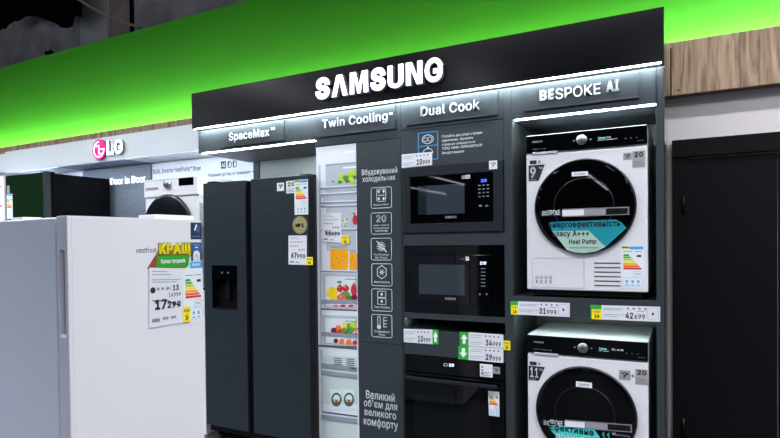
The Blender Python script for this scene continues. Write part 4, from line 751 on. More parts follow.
# ------------------------------------------------------------------ stickers shared by appliances
def energy_label(parent, F, xl, xr, yt, yb, n=0, name='energy_label', simple=False, head=True):
    u0, u1, v0, v1 = F.box(xl, xr, yt, yb); W = u1-u0; H = v1-v0; mb = MB()
    def R(x0, x1, y0, y1, m, a=.0006, b=.001): mb.fbox(F, u0+x0*W, u0+x1*W, v0+y0*H, v0+y1*H, n+a, n+b, m)
    R(0, 1, 0, 1, LABEL, 0, .0006)
    if head:
        R(.03, .36, .945, .985, NAVY2); R(.03, .36, .91, .945, YEL); R(.38, .97, .915, .985, LBLUE)
    for i in range(7):
        w = .12+.075*i*1.2
        yy = .80-.052*i
        p = [(u0+.1*W, v0+(yy-.044)*H), (u0+(.1+w+.1)*W, v0+(yy-.044)*H), (u0+(.1+w+.16)*W, v0+(yy-.022)*H), (u0+(.1+w+.1)*W, v0+yy*H), (u0+.1*W, v0+yy*H)]
        mb.poly(F, p, n+.0006, n+.001, EN[i])
    mb.poly(F, [(u0+.66*W, v0+.76*H), (u0+.72*W, v0+.785*H), (u0+.88*W, v0+.785*H), (u0+.88*W, v0+.735*H), (u0+.72*W, v0+.735*H)], n+.0006, n+.001, PRINTD)
    R(.1, .5, .86, .875, PRINTG); R(.6, .9, .86, .875, PRINTG)
    mb.ring(F, [(u0+x*W, v0+y*H) for x, y in ((.55, .28), (.9, .28), (.9, .40), (.55, .40))], .0012, n+.0006, n+.0009, LBLUE)
    mb.text(F, '312', u0+.62*W, u0+.84*W, v0+.325*H, v0+.355*H, n+.0006, n+.001, PRINTD, .02)
    mb.ring(F, [(u0+x*W, v0+y*H) for x, y in ((.06, .04), (.94, .04), (.94, .25), (.06, .25))], .0012, n+.0006, n+.0009, LBLUE)
    for x in (.2, .45, .7): R(x, x+.1, .13, .19, LBLUE); R(x-.01, x+.12, .07, .09, PRINTG)
    return mb.build(name, parent)
def sticker(parent, F, xl, xr, yt, yb, m, txt=None, tm=None, lines=0, bold=.02, name='sticker', n=0, ty=(.5, .92)):
    u0, u1, v0, v1 = F.box(xl, xr, yt, yb); W = u1-u0; H = v1-v0; mb = MB()
    mb.fbox(F, u0, u1, v0, v1, n, n+.0006, m)
    if txt: mb.text(F, txt, u0+.16*W, u0+.84*W, v0+ty[0]*H, v0+ty[1]*H, n+.0006, n+.001, tm or PRINTD, bold)
    for i in range(lines):
        y = v0+H*(.1+.35*i/max(lines, 1)); mb.fbox(F, u0+.1*W, u0+(.9-.15*(i % 2))*W, y, y+H*.045, n+.0006, n+.001, PRINTG)
    return mb.build(name, parent)

# ------------------------------------------------------------------ the two bespoke washers
def washer(label, zf, zb_, kg, door_txt, low):
    """zb_: underside of the enamel body; top = zb_+.85; front at Y=0, X -.635.. -.035"""
    x0, x1 = -.635, -.035; yb_ = .58; zt_ = zb_+.85
    t = thing('washing_machine', label, 'washing machine', ((x0+x1)/2, .3, zf), group='white front-loading machines in the dark tower')
    MB().box(x0, x1, 0, yb_, zb_, zt_-.105, WHITEA).box(x0, x1, .012, yb_, zt_-.105, zt_-.012, WHITEA).box(x0+.0, x1, .02, yb_, zt_-.012, zt_, WHITEA).build('body', t, bevel=.006)
    if low:
        MB().box(x0, x1, 0, yb_, zt_-.001, zt_+.002, mat('washer_lid', (196, 204, 206), .22, metal=.3)).build('lid', t, bevel=.001)
        ML = MB().box(x0+.02, x1-.02, .03, yb_-.03, zt_+.002, zt_+.004, mat('washer_lid', (196, 204, 206), .3)).build('lid_inset', t, bevel=.001)
    cp_ = MB().box(x0+.001, x1-.001, -.004, .02, zt_-.097, zt_-.001, GLOSSD).build('control_panel', t, bevel=.003)
    MB().box(x0+.03, x1-.03, .02, yb_-.03, zf+.012, zb_, BLACK).build('base', t)
    for fx in (x0+.05, x1-.05):
        for fy in (.05, yb_-.06):
            MB().tube([(fx, fy, zf+.001), (fx, fy, zf+.02)], .022, BLACK, 14).build('foot', t)
    F = FY(-.004)
    # detergent drawer grip under the control panel
    MB().box(x0+.035, x0+.165, -.006, .01, zt_-.108, zt_-.094, TRIMG).build('drawer_grip', t, bevel=.002)
    # control panel details
    ku = x0+.6*.485; kv = zt_-.05
    MB().lathe(F, ku, kv, [(.026, 0), (.026, .016), (.024, .019), (.001, .019)], CHROME, 32).build('knob', cp_)
    mb = MB()
    for a_ in (0, 1, 2): mb.ring(F, [(ku-.016*math.cos(a_*PI/3+.4), kv-.016*math.sin(a_*PI/3+.4)), (ku+.016*math.cos(a_*PI/3+.4), kv+.016*math.sin(a_*PI/3+.4))], .002, .019, .0195, PRINTD, False)
    mb.build('knob_marks', cp_); mb = MB()
    mb.text(F, 'SAMSUNG', x0+.035, x0+.088, kv+.008, kv+.018, 0, .0006, LOGOP, .02)
    mb.build('logo_print', cp_); mb = MB()
    mb.text(F, 'AI Control  Wash 11 kg' if low else 'Dryer  9 kg', x0+.035, x0+.035+(.095 if low else .07), kv-.031, kv-.024, 0, .0006, PRINTG, 0)
    mb.build('model_print', cp_); mb = MB()
    mb.text(F, 'SpaceMax' , x1-.045, x1-.015, kv-.031, kv-.026, 0, .0006, PRINTG, 0)
    mb.build('feature_print', cp_)
    for du in (-.042, .042): MB().disc(F, ku+du, kv, .004, .004, 0, .0006, PRINTG, 10).build('touch_button', cp_)
    for i in range(3): MB().disc(F, x1-.1+.026*i, kv-.012, .0025, .0025, 0, .0006, PRINTG, 8).build('touch_button', cp_)
    DSP = mat('display_lit', (150, 210, 225), .4, emit=.6); DSPW = mat('display_white', (220, 225, 235), .4, emit=.5)
    mb = MB().fbox(F, ku+.075, ku+.2, kv-.024, kv+.02, 0, .0005, GLOSSB)
    mb.text(F, 'Бавовна', ku+.08, ku+.115, kv-.002, kv+.008, .0005, .001, DSP, .01)
    mb.text(F, 'Режим прання 40', ku+.078, ku+(.125 if low else .17), kv-.012, kv-.006, .0005, .001, DSPW, 0)
    mb.text(F, '2:45' if low else '3:10', ku+(.14 if low else .12), ku+(.195 if low else .14), kv-.002, kv+.007, .0005, .001, DSPW, 0)
    mb.build('display', cp_)
    # porthole door
    F1 = FY(0); du_, dv_ = x0+.298, zb_+.449
    R_ = .252
    dr = MB().lathe(F1, du_, dv_, [(R_-.006, -.002), (R_, 0), (R_+.001, .01), (R_-.002, .017), (R_-.006, .019), (R_-.008, .0185)], BEZEL, 72).build('door', t)
    MB().lathe(F1, du_, dv_, [(R_-.008, .0186), (R_-.014, .0205), (R_-.024, .0215), (.17, .0222), (.1, .0226), (.04, .02275), (.001, .0228)], GLOSSB, 72).build('door_glass', dr)
    mbi = MB(); mbi.lathe(F1, du_, dv_, [(.145, .0222), (.148, .0232), (.151, .0222)], mat('door_inner_ring', (16, 18, 20), .3), 60); mbi.build('inner_ring', dr)
    return t, cp_, dr, F, Fr((0, -.0005, 0), (1, 0, 0), (0, -1, 0))
tU, cU, drU, FU, F1 = washer('white washing machine on the upper shelf with a 9 kg label and round black door', ZSH, 1.18, '9', None, False)
FD = FY(-.0232)
# stickers upper
def kg_label(t, xl, xr, yt, yb, s_):
    u0, u1, v0, v1 = F1.box(xl, xr, yt, yb); W = u1-u0; H = v1-v0
    mb = MB().poly(F1, [(u0, v0), (u0+.62*W, v0), (u1, v1), (u0, v1)], 0, .0006, NAVY if 0 else mat('label_black', (28, 32, 44), .4))
    mb.text(F1, s_, u0+.1*W, u0+(.45 if len(s_) == 1 else .6)*W, v0+.22*H, v0+.9*H, .0006, .001, WLET, .03 if len(s_) == 1 else .015)
    mb.text(F1, 'kg', u0+.66*W, u0+.86*W, v0+.72*H, v0+.9*H, .0006, .001, WLET, .02)
    mb.fbox(F1, u0+.1*W, u0+.45*W, v0+.06*H, v0+.12*H, .0006, .001, PRINTG)
    mb.fbox(F1, u0+.08*W, u0+.5*W, v1+.06*H, v1+.3*H, 0, .0006, PRINTD); mb.fbox(F1, u0+.58*W, u0+.75*W, v1+.08*H, v1+.28*H, 0, .0006, GREYST)
    mb.build('capacity_label', t)
kg_label(tU, 528.6, 544.8, 165, 181, '9')
sticker(tU, F1, 623.3, 631.8, 152.8, 160, GREYST, '?', PRINTD, 0, ty=(.25, .8))
sticker(tU, F1, 632.3, 645.3, 150.8, 167.5, GREYST2, '20', PRINTD, 4, .04, ty=(.62, .94))
energy_label(tU, F1, 621.2, 644, 245.8, 288.3)
mb = MB()
for i in range(6): mb.rpx(F1, 594.2, 620.6, 262.6+4.5*i, 263.7+4.5*i, 0, .0008, PRINTD)
mb.build('vent_slats', tU)
mb = MB(); u0, u1, v0, v1 = F1.box(532.3, 584, 258.2, 287.6); mb.ring(F1, [(u0, v0), (u1, v0), (u1, v1), (u0, v1)], .0016, 0, .0008, GREYST)
mb.tpx(F1, 'o o o o', 535.5, 552, 276, 279, PRINTD, 0, 0, .0006); mb.tpx(F1, 'x x x x', 535.5, 552, 280, 283.5, PRINTD, .0, 0, .0006)
mb.build('filter_hatch', tU)
def swatch(dr, xs, yt, yb, low):
    mb = MB()
    F = FD
    def R(xl, xr, a, b, m, n0=0, n1=.0006):
        sl = (-.035 if not low else .075)
        def Y(y, x): return y+sl*(x-585)
        mb.ppx(F, [(xl, Y(a, xl)), (xr, Y(a, xr)), (xr, Y(b, xr)), (xl, Y(b, xl))], n0, n1, m)
    R(xs[0], xs[1], yt+.6, yb-.2, mat('swatch_black', (14, 14, 16), .3)); R(xs[1], xs[4]+1.5, yt-1.2, yb+1, mat('swatch_frame', (120, 120, 128) if not low else (30, 30, 34), .4))
    R(xs[1], xs[2], yt, yb, mat('swatch_white', (226, 226, 232), .4), .0006, .001)
    R(xs[2]+(1 if low else 0), xs[3], yt, yb, mat('swatch_grey', (150, 148, 156), .4), .0006, .001)
    R(xs[3]+.8, xs[4], yt, yb, mat('swatch_black', (14, 14, 16), .3), .0006, .001)
    ym = (yt+yb)/2+(.035*26 if not low else -.075*30)
    mb.tpx(F, 'BE', xs[0]+2.3, xs[0]+8, ym-2.4, ym+2.2, WLET, .025, .0006, .001); mb.tpx(F, 'SPOKE', xs[0]+8.3, xs[1]-2.2, ym-3+(.4 if low else -.2), ym+2+(.6 if low else -.2), WLET, -.01, .0006, .001)
    return mb.build('colour_swatch_sticker', dr)
swatch(drU, (540, 562.3, 583.8, 605.4, 627.8), 209.4, 215.3, False)
mb = MB()
mb.ppx(FD, [(549, 222.2), (616, 219.5), (621.5, 222.5), (626.5, 228), (605.5, 246.8), (588.5, 230.4), (552, 231.3)], 0, .0006, TEAL)
mb.ppx(FD, [(552, 231), (588.6, 230.3), (605.5, 246.8), (596, 251.5), (584, 253.1), (574, 252.3), (567, 250)], 0, .0005, PALEG)
mb.tpx(FD, 'Енергоефективність', 548.7, 620.5, 220.4, 228.8, PRINTD, .025, .0006, .0012)
mb.tpx(FD, 'класу А+++', 552.8, 589.3, 230.5, 237.8, PRINTD, .025, .0006, .0012)
mb.tpx(FD, 'Heat Pump', 569, 596.3, 239.2, 245, PRINTD, .02, .0006, .0012)
mb.tpx(FD, 'технологія теплового насоса', 569, 598, 246.6, 248.4, PRINTD, 0, .0006, .001)
mb.build('efficiency_sticker', drU)
sticker(drU, FD, 571.8, 588, 171.6, 176, LABEL, 'Inverter', PRINTD, 0, 0, ty=(.25, .75))

tL, cL, drL, _, _ = washer('white washing machine on the bottom level with an 11 kg label under the shelf', .036, .0765, '11', None, True)
kg_label(tL, 528.6, 545, 366.3, 380.8, '11')
sticker(tL, F1, 619, 630.5, 370.4, 380, GREYST, '?', PRINTD, 0, ty=(.25, .8))
sticker(tL, F1, 635.2, 648.6, 369.3, 385, GREYST2, '20', PRINTD, 4, .04, ty=(.62, .94))
mb = MB(); u_, v_ = F1.uv(632.8, 376); mb.fbox(F1, u_-.009, u_+.009, v_-.002, v_+.002, 0, .0006, PRINTD).fbox(F1, u_-.002, u_+.002, v_-.009, v_+.009, 0, .0006, PRINTD); mb.build('plus_print', tL)
sticker(drL, FD, 576, 592, 382, 387.4, LABEL, 'Inverter', PRINTD, 0, 0, ty=(.25, .75))
swatch(drL, (541.5, 564.8, 584.8, 607, 630.5), 422.3, 428, True)
mb = MB()
mb.ppx(FD, [(549, 424.8), (594, 429.2), (600, 437.5), (592, 447), (566, 446), (549.5, 429)], 0, .0006, TEALL)
mb.tpx(FD, 'Ефективне', 549.6, 593.8, 426.2, 434.6, PRINTD, .025, .0006, .0012)
mb.tpx(FD, 'прання', 556, 585, 435.4, 443.5, WLET, .02, .0006, .0012)
mb.tpx(FD, '11', 602, 610.5, 432.4, 443, TEALL, .02, .0003, .001); mb.tpx(FD, 'кг', 612.5, 616, 432.8, 435, LABEL, .0, .0003, .001)
mb.tpx(FD, 'бережний догляд', 615, 630, 434.2, 437, PRINTG, 0, .0003, .001)
mb.build('efficiency_sticker', drL)

# ------------------------------------------------------------------ microwaves and oven
xa, xb = XO0+.013, XO1-.004
mw1 = thing('microwave', 'upper built-in black microwave with a wide grey trim frame and reflecting glass', 'microwave', ((xa+xb)/2, .25, zm1b), group='built-in microwaves')
Fm = FY(-.012)
zA, zB = zm1b+.001, zm1t-.002
g0 = Fm.uv(410, 200)[0]; g1 = Fm.uv(493.3, 200)[0]; gz1 = Fm.uv(450, 174.3)[1]; gz0 = Fm.uv(450, 223)[1]
FRM = mat('microwave_frame', (30, 34, 42), .4, spec=.3)
mb = MB().box(xa, xb, -.012, .01, gz1, zB, FRM).box(xa, xb, -.012, .01, zA, gz0, FRM).box(xa, g0, -.012, .01, gz0, gz1, FRM).box(g1, xb, -.012, .01, gz0, gz1, FRM)
mb.build('frame', mw1, bevel=.0015)
MB().box(g0, g1, .002, .42, zA+.002, gz1-.0, BLACK).build('body', mw1)
c0 = Fm.uv(474.3, 200)[0]
dm = MB().box(g0+.002, c0-.001, -.008, .002, gz0+.003, gz1-.003, GLOSSB).build('door', mw1, bevel=.002)
F8 = FY(-.008)
mb = MB(); mb.rpx(F8, 426.5, 464.6, 184.6, 214, 0, .0006, WINGREY); mb.rpx(F8, 418, 426.5, 186, 214.6, 0, .0004, WINGREY2); mb.build('window', dm)
mb = MB(); mb.tpx(F8, 'SAMSUNG', 445, 456.6, 215.8, 218.4, LOGOP, .02); mb.build('logo_print', dm)
cpn = MB().box(c0+.001, g1-.002, -.008, .002, gz0+.003, gz1-.003, GLOSSD).build('control_panel', mw1, bevel=.002)
for r_ in range(4):
    for c_ in range(3): MB().rpx(F8, 478.2+4.2*c_, 480.6+4.2*c_, 185+3.7*r_-.3*c_, 186+3.7*r_-.3*c_, 0, .0006, PRINTG).build('button', cpn)
for c_ in (479, 485.5): MB().rpx(F8, c_, c_+2.6, 205, 206.4, 0, .0006, PRINTG).build('button', cpn)
mb = MB(); mb.tpx(F8, '12:00', 481, 486.6, 179, 182, mat('blue_display', (90, 130, 255), .4, emit=1.2), .02); mb.build('display', cpn)
sticker(mw1, Fm, 489, 497.2, 160.6, 169.2, LABEL, '?', PRINTG, 0, ty=(.3, .8))
sticker(dm, F8, 461.5, 465.6, 175.4, 179, GREYST, None); sticker(dm, F8, 465.7, 470, 174.8, 178.6, LABEL, '1', PRINTD, ty=(.2, .8))

mw2 = thing('microwave', 'lower built-in black microwave set deeper in its shelf below the other', 'microwave', ((xa+xb)/2, .25, zm2b), group='built-in microwaves')
zA, zB = zm2b+.001, zs2-.001
F2 = FY(0.004)
mb = MB().box(xa, xb, .004, .02, zA+.0, zB, GLOSSD); mb.build('frame', mw2, bevel=.0015)
MB().box(xa+.03, xb-.03, .02, .42, zA+.002, zB-.03, BLACK).build('body', mw2)
q0, q1, r0, r1 = F2.box(413.5, 470.3, 254.8, 303)
dm2 = MB().fbox(F2, q0, q1-.001, r0, r1, 0, .008, GLOSSB).build('door', mw2, bevel=.002)
c1_ = F2.uv(492, 280)[0]
cp2 = MB().fbox(F2, q1+.001, c1_, r0, r1, 0, .008, GLOSSD).build('control_panel', mw2, bevel=.002)
F2b = FY(-.004)
mb = MB(); mb.rpx(F2b, 419, 464.6, 264.6, 294.6, 0, .0006, mat('tinted_window_low', (44, 52, 58), .03)); mb.build('window', dm2)
mb = MB(); mb.tpx(F2b, 'SAMSUNG', 445, 455.6, 297.4, 300, LOGOP, .02); mb.build('logo_print', dm2)
sticker(dm2, F2b, 465.6, 469, 256.7, 260.6, LABEL, 'x', PRINTG, ty=(.3, .7)); mb = MB(); mb.tpx(F2b, '800W', 460.5, 464.6, 258, 259.6, PRINTG); mb.build('door_print', dm2)
mb = MB(); mb.tpx(F2b, '12:00', 480, 486.2, 261.6, 264.6, mat('white_display', (225, 232, 240), .4, emit=.8), .02); mb.build('display', cp2)
for r_ in range(6): MB().rpx(F2b, 481, 485.4, 268.3+3.5*r_, 269+3.5*r_, 0, .0006, PRINTG).build('button', cp2)
for c_ in (479, 486): MB().rpx(F2b, c_, c_+1.6, 293.4, 295, 0, .0006, PRINTG).build('button', cp2)

ov = thing('oven', 'black built-in oven at the bottom of the column under the grey panel', 'oven', ((xa+xb)/2, .28, .1))
zt3 = zp3b-.003; zc = (z(406, 371.8)+z(500, 380))/2
MB().box(xa+.01, xb-.01, .012, .54, .101, zt3-.01, BLACK).build('body', ov)
cpo = MB().box(xa, xb, -.006, .012, zc+.004, zt3, GLOSSD).build('control_panel', ov, bevel=.002)
F6 = FY(-.006)
mb = MB(); mb.tpx(F6, 'O', 443.5, 447.8, 363.2, 366.4, PRINTW, 0); mb.tpx(F6, '11:59', 449, 454, 363.6, 366.6, mat('white_display', (225, 232, 240), .4, emit=.8), .03); mb.build('display', cpo)
odr = MB().box(xa, xb, -.014, .012, .14, zc, GLOSSB).build('door', ov, bevel=.003)
hz = zc-.028
MB().box(xa+.012, xb-.03, -.052, -.034, hz-.011, hz+.009, mat('oven_handle', (48, 52, 58), .25, metal=.6)).box(xa+.03, xa+.05, -.036, -.014, hz-.009, hz+.007, BLACK).box(xb-.07, xb-.05, -.036, -.014, hz-.009, hz+.007, BLACK).build('handle', odr, bevel=.003)
F14 = FY(-.014)
MB().fbox(F14, xa+.06, xb-.09, .26, zc-.13, 0, .0008, mat('oven_window', (12, 14, 17), .03, spec=.35)).build('window', odr)
energy_label(odr, F14, 488.4, 499.4, 391.3, 416, head=False)
sticker(cpo, F6, 480, 492.6, 364.2, 377, LABEL, None, None, 3); mb = MB()
for yy, m in ((367, RED), (370.2, RED), (373.4, PRINTD)): u_, v_ = F6.uv(482.3, yy); mb.disc(F6, u_, v_, .006, .006, .0006, .001, m, 10)
mb.build('sticker_print', cpo)
sticker(cpo, F6, 492.9, 500, 367, 373.8, GREYST, '?', PRINTD, ty=(.3, .8))

# ------------------------------------------------------------------ black double-door refrigerator
YF = -.09; FF = FY(YF)
x0 = -2.95; x1 = -2.0235
zt_ = 1.899; zb_ = .119
fr = thing('refrigerator', 'black brushed side by side refrigerator with a water dispenser in its left door', 'refrigerator', ((x0+x1)/2, .2, 0))
xm = FF.uv(245.8, 250)[0]; xn = FF.uv(251.6, 250)[0]
MB().box(x0+.004, x1-.0, YF+.075, .56, .05, zt_-.012, mat('fridge_body', (24, 26, 29), .4)).box(x0+.02, x1-.02, YF+.1, .5, 0.012, .05, BLACKM).build('body', fr, bevel=.003)
MB().box(x0+.01, x1-.01, YF+.03, YF+.075, .07, zb_-.01, BLACK).build('toe_grille', fr)
for fx in (x0+.06, x1-.06): 
    for fy in (.02, .46): MB().tube([(fx, fy, 0), (fx, fy, .02)], .025, BLACK, 14).build('foot', fr)
FD_ = STEELD
# left door with dispenser opening
w0, w1, y0_, y1_ = FF.box(212, 237.4, 265.4, 309.4)
mb = MB().box(x0, w0, YF, YF+.07, zb_, zt_, FD_).box(w1, xm, YF, YF+.07, zb_, zt_, FD_).box(w0, w1, YF, YF+.07, y1_, zt_, FD_).box(w0, w1, YF, YF+.07, zb_, y0_, FD_)
dA = mb.build('door', fr)
mb = MB().box(w0, w1, YF+.055, YF+.069, y0_, y1_, BLACKM).box(w0, w1, YF+.001, YF+.055, y1_-.1, y1_, GLOSSD).box(w0, w1, YF+.001, YF+.055, y0_, y0_+.012, BLACK)
mb.box(w0, w0+.004, YF+.001, YF+.055, y0_, y1_, BLACK).box(w1-.004, w1, YF+.001, YF+.055, y0_, y1_, BLACK)
mb.box((w0+w1)/2-.02, (w0+w1)/2+.02, YF+.03, YF+.038, y0_+.08, y1_-.1, BLACK)
mb.tpx(FY(YF+.001), '• •', 221, 229, 271.6, 273.6, POSTD, 0)
mb.build('water_dispenser', dA)
dB = MB().box(xn, x1-.004, YF, YF+.07, zb_, zt_+.004, FD_).build('door', fr, bevel=.003)
MB().box(xm, xn, YF+.02, YF+.07, zb_, zt_-.006, BLACKM).build('door_gap', fr)
MB().box(x1-.004, x1, YF+.008, YF+.075, zb_, zt_-.004, BLACK).build('door_edge', fr)
for hx in (x0+.06, x1-.05): MB().box(hx-.04, hx+.04, YF+.02, YF+.14, zt_-.012, zt_+.014, BLACK).build('hinge_cover', fr, bevel=.004)
sticker(dB, FF, 277, 284, 182.8, 191, LABEL, '?', PRINTD, ty=(.3, .8))
sticker(dB, FF, 286.2, 296.4, 180.8, 193.2, LABEL, '20', PRINTD, 3, .03, ty=(.55, .9))
energy_label(dB, FF, 294.5, 308.2, 179.6, 214.6, .0006)
cu, cv = FF.uv(299.9, 225); rr = abs(FF.uv(307.2, 225)[0]-cu)
mb = MB().disc(FF, cu, cv, rr, rr, 0, .0008, GOLD, 36)
mb.ring(FF, [(cu+rr*.88*math.cos(2*PI*i/32), cv+rr*.88*math.sin(2*PI*i/32)) for i in range(32)], .002, .0008, .0012, PRINTD)
mb.text(FF, '№1', cu-.6*rr, cu+.6*rr, cv-.3*rr, cv+.2*rr, .0008, .0013, PRINTD, .05)
mb.text(FF, 'у світі', cu-.4*rr, cu+.4*rr, cv+.4*rr, cv+.6*rr, .0008, .0013, PRINTD, 0); mb.text(FF, 'SAMSUNG', cu-.4*rr, cu+.4*rr, cv-.62*rr, cv-.48*rr, .0008, .0013, PRINTD, 0)
mb.build('award_sticker', dB)

# ------------------------------------------------------------------ price tags
def price_tag(label, F, xl, xr, ytl, ybl, ytr, ybr, big, small, kind='shelf', left=None, strike=False, group='price tags on the dark appliance wall', yel=None, lw=0):
    """corner pixels on the face F; left: ('up'|'down'|'promo') tile; yel: yellow flap"""
    A = [F.uv(xl, ytl), F.uv(xr, ytr), F.uv(xr, ybr), F.uv(xl, ybl)]
    def Q(x, y):     # bilinear; x right 0..1, y up 0..1
        t = [A[0][i]*(1-x)+A[1][i]*x for i in (0, 1)]; b = [A[3][i]*(1-x)+A[2][i]*x for i in (0, 1)]
        return (b[0]*(1-y)+t[0]*y, b[1]*(1-y)+t[1]*y)
    c = F.p(*Q(.5, .0)); th = thing('price_tag', label, 'price tag', tuple(c), 0, group)
    mb = MB()
    def R(x0, x1, y0, y1, m, n0=.0016, n1=.002): mb.poly(F, [Q(x0, y0), Q(x1, y0), Q(x1, y1), Q(x0, y1)], n0, n1, m)
    def T(st, x0, x1, y0, y1, m=PRINTD, b=.02, n0=.0016, n1=.0021):
        vs, fs, nz, _ = text_mesh(st, b, 2)
        w = []
        for x, y, zz in vs:
            q = Q(x0+(x1-x0)*x, y0+(y1-y0)*y); w.append(F.p(q[0], q[1], n0+(n1-n0)*zz))
        mb.add(w, fs, m)
    s = lw
    R(s, 1, 0, 1, PAPER, 0, .0016)
    w_ = 1-s
    if kind == 'shelf':
        for i, (a_, b_2) in enumerate(((.78, .4), (.68, .34), (.36, .44), (.24, .3))): R(s+.03*w_, s+b_2*w_, a_, a_+.03, PRINTG)
        for i in range(4): mb.disc(F, *Q(s+(.46+.1*i)*w_, .82), .006, .006, .0016, .002, PRINTG, 8)
        R(s+.62*w_, s+.75*w_, .62, .66, PRINTG)
        T(big, s+.42*w_, s+.55*w_, .12, .56, b=.03); T(small, s+.57*w_, s+.75*w_, .12, .46, b=.02)
        mb.rring(F, Q(s+.79*w_, 0)[0], Q(s+.97*w_, 0)[0], Q(s+.88*w_, .12)[1], Q(s+.88*w_, .88)[1], .012, .0012, .0016, .002, PRINTG)
        mb.disc(F, *Q(s+.88*w_, .5), .006, .01, .0016, .002, PRINTD, 4)
    elif kind == 'small':
        for i, (a_, b_2) in enumerate(((.8, .42), (.66, .36), (.3, .4), (.16, .3))): R(s+.04*w_, s+b_2*w_, a_, a_+.03, PRINTG)
        for i in range(4): mb.disc(F, *Q(s+(.5+.12*i)*w_, .8), .006, .006, .0016, .002, PRINTG, 8)
        T(big, s+.5*w_, s+.68*w_, .1, .55, b=.03); T(small, s+.7*w_, s+.93*w_, .1, .42, b=.02)
    else:
        for a_, b_2 in ((.93, .5), (.88, .62), (.79, .9), (.75, .8)): R(s+.07*w_, s+b_2*w_, a_, a_+.012, PRINTG)
        for i in range(4): mb.disc(F, *Q(s+(.12+.13*i)*w_, .64), .006, .006, .0016, .002, PRINTG, 8)
        if small == 'vest':
            T('13', .68, .86, .6, .7, b=.03); T('10', .54, .62, .62, .67, b=.0); T('14999', .56, .92, .49, .565, b=.005); T('17', .16, .5, .28, .46, b=.045); T('299', .52, .92, .29, .41, b=.04)
            mb.ring(F, [Q(.1, .445), Q(.55, .42), Q(.92, .31)], .004, .0021, .0026, PRINTD, False)
            mb.disc(F, *Q(.1, .62), .012, .012, .002, .0022, PRINTD, 10)
            R(.08, .3, .08, .14, PRINTG); R(.38, .55, .1, .15, GREYST); R(.62, .78, .1, .15, GREYST)
        else:
            T(small[0], .52, .9, .48, .54, b=.01)
            T(big, s+.15*w_, s+.46*w_, .22, .42, b=.045); T(small[1], s+.48*w_, s+.92*w_, .22, .37, b=.03)
            if strike: mb.ring(F, [Q(.12, .36), Q(.92, .28)], .004, .0021, .0026, PRINTD, False)
            R(.08, .3, .06, .12, PRINTG); R(.4, .6, .06, .1, GREYST)
    mb.build('card', th)
    if left:
        mb = MB()
        R(0, s, 0, 1, GRN, 0, .002)
        if left in ('up', 'down'):
            sh = [(.5, .85), (.88, .5), (.66, .5), (.66, .15), (.34, .15), (.34, .5), (.12, .5)]
            if left == 'down': sh = [(x, 1-y) for x, y in sh]
            mb.poly(F, [Q(x*s, y) for x, y in sh], .002, .0026, WLET)
        else:
            mb.poly(F, [Q(.12*s if left == 'promo' else 0, 0), Q(s, 0), Q(s, .7), Q(.12*s if left == 'promo' else 0, .7)], .002, .0026, YEL)
            T('КРЕДИТ', .25*s, .9*s, .45, .6, PRINTD, .0, .0026, .003); T('14', .35*s, .8*s, .1, .36, PRINTD, .04, .0026, .003)
        mb.build('promo_flap', th)
    if left == 'up_right': pass
    if yel:
        mb = MB(); u0, u1, v0, v1 = F.box(*yel); W = u1-u0; H = v1-v0
        mb.fbox(F, u0, u1, v0, v1, .002, .0032, YEL); mb.text(F, 'КРЕДИТ', u0+.1*W, u0+.9*W, v0+.62*H, v0+.82*H, .0032, .0038, PRINTD, 0)
        mb.text(F, '14' if kind == 'tall' else '16', u0+.3*W, u0+.7*W, v0+.12*H, v0+.5*H, .0032, .0038, PRINTD, .04)
        mb.build('yellow_flap', th, label='small yellow credit flap')
    return th
Fs = FY(-.003)
price_tag('wide shelf price tag 31 999 under the upper washing machine, at its left', Fs, 510.4, 569.8, 301, 314.2, 303, 317, '31', '999', left='promo', lw=.135)
price_tag('wide shelf price tag 42 699 under the upper washing machine, at its right', Fs, 590.6, 660.2, 304.8, 319, 306.8, 321.8, '42', '699', left='promo', lw=.165)
t = price_tag('white price tag 10 999 with a green arrow, left edge below the lower microwave', Fs, 403.8, 432.6, 328.8, 342, 329.6, 344.2, '10', '999', kind='small')
mb = MB(); mb.ppx(Fs, [(432.6, 329.6), (438.6, 330), (438.6, 344.6), (432.6, 344.2)], 0, .002, GRN)
mb.ppx(Fs, [(435.6, 331.6), (438, 336.6), (436.7, 336.6), (436.7, 342), (434.4, 342), (434.4, 336.6), (433.2, 336.6)], .002, .0026, WLET); mb.build('promo_flap', t)
price_tag('white price tag 34 999 with green up arrow above the oven', Fs, 459.8, 503.4, 331.6, 345.5, 334.6, 348.2, '34', '999', kind='small', left='up', lw=.21, yel=(503.6, 510.4, 340.6, 350))
price_tag('white price tag 29 999 with green down arrow just above the oven', Fs, 458.4, 503.4, 345.8, 359, 348.6, 363, '29', '999', kind='small', left='down', lw=.235)
price_tag('white price tag 10 999 on the panel above the upper microwave', FY(-.004), 401.8, 432.2, 154.6, 168, 151.8, 165, '10', '999', kind='small')
price_tag('tall white price tag 67 990 stuck to the right door of the black refrigerator', FY(YF-.001), 288.6, 306.8, 235.6, 264.4, 235.4, 265, '67', ('75999', '990'), kind='tall', yel=(306.6, 313, 257, 265))
price_tag('white price tag 46 499 hanging on the printed refrigerator photo', FY(0), 322.4, 341.4, 213.4, 241.4, 212.8, 243, '46', ('52999', '499'), kind='tall', strike=True, yel=(341.6, 349.2, 235.4, 244))

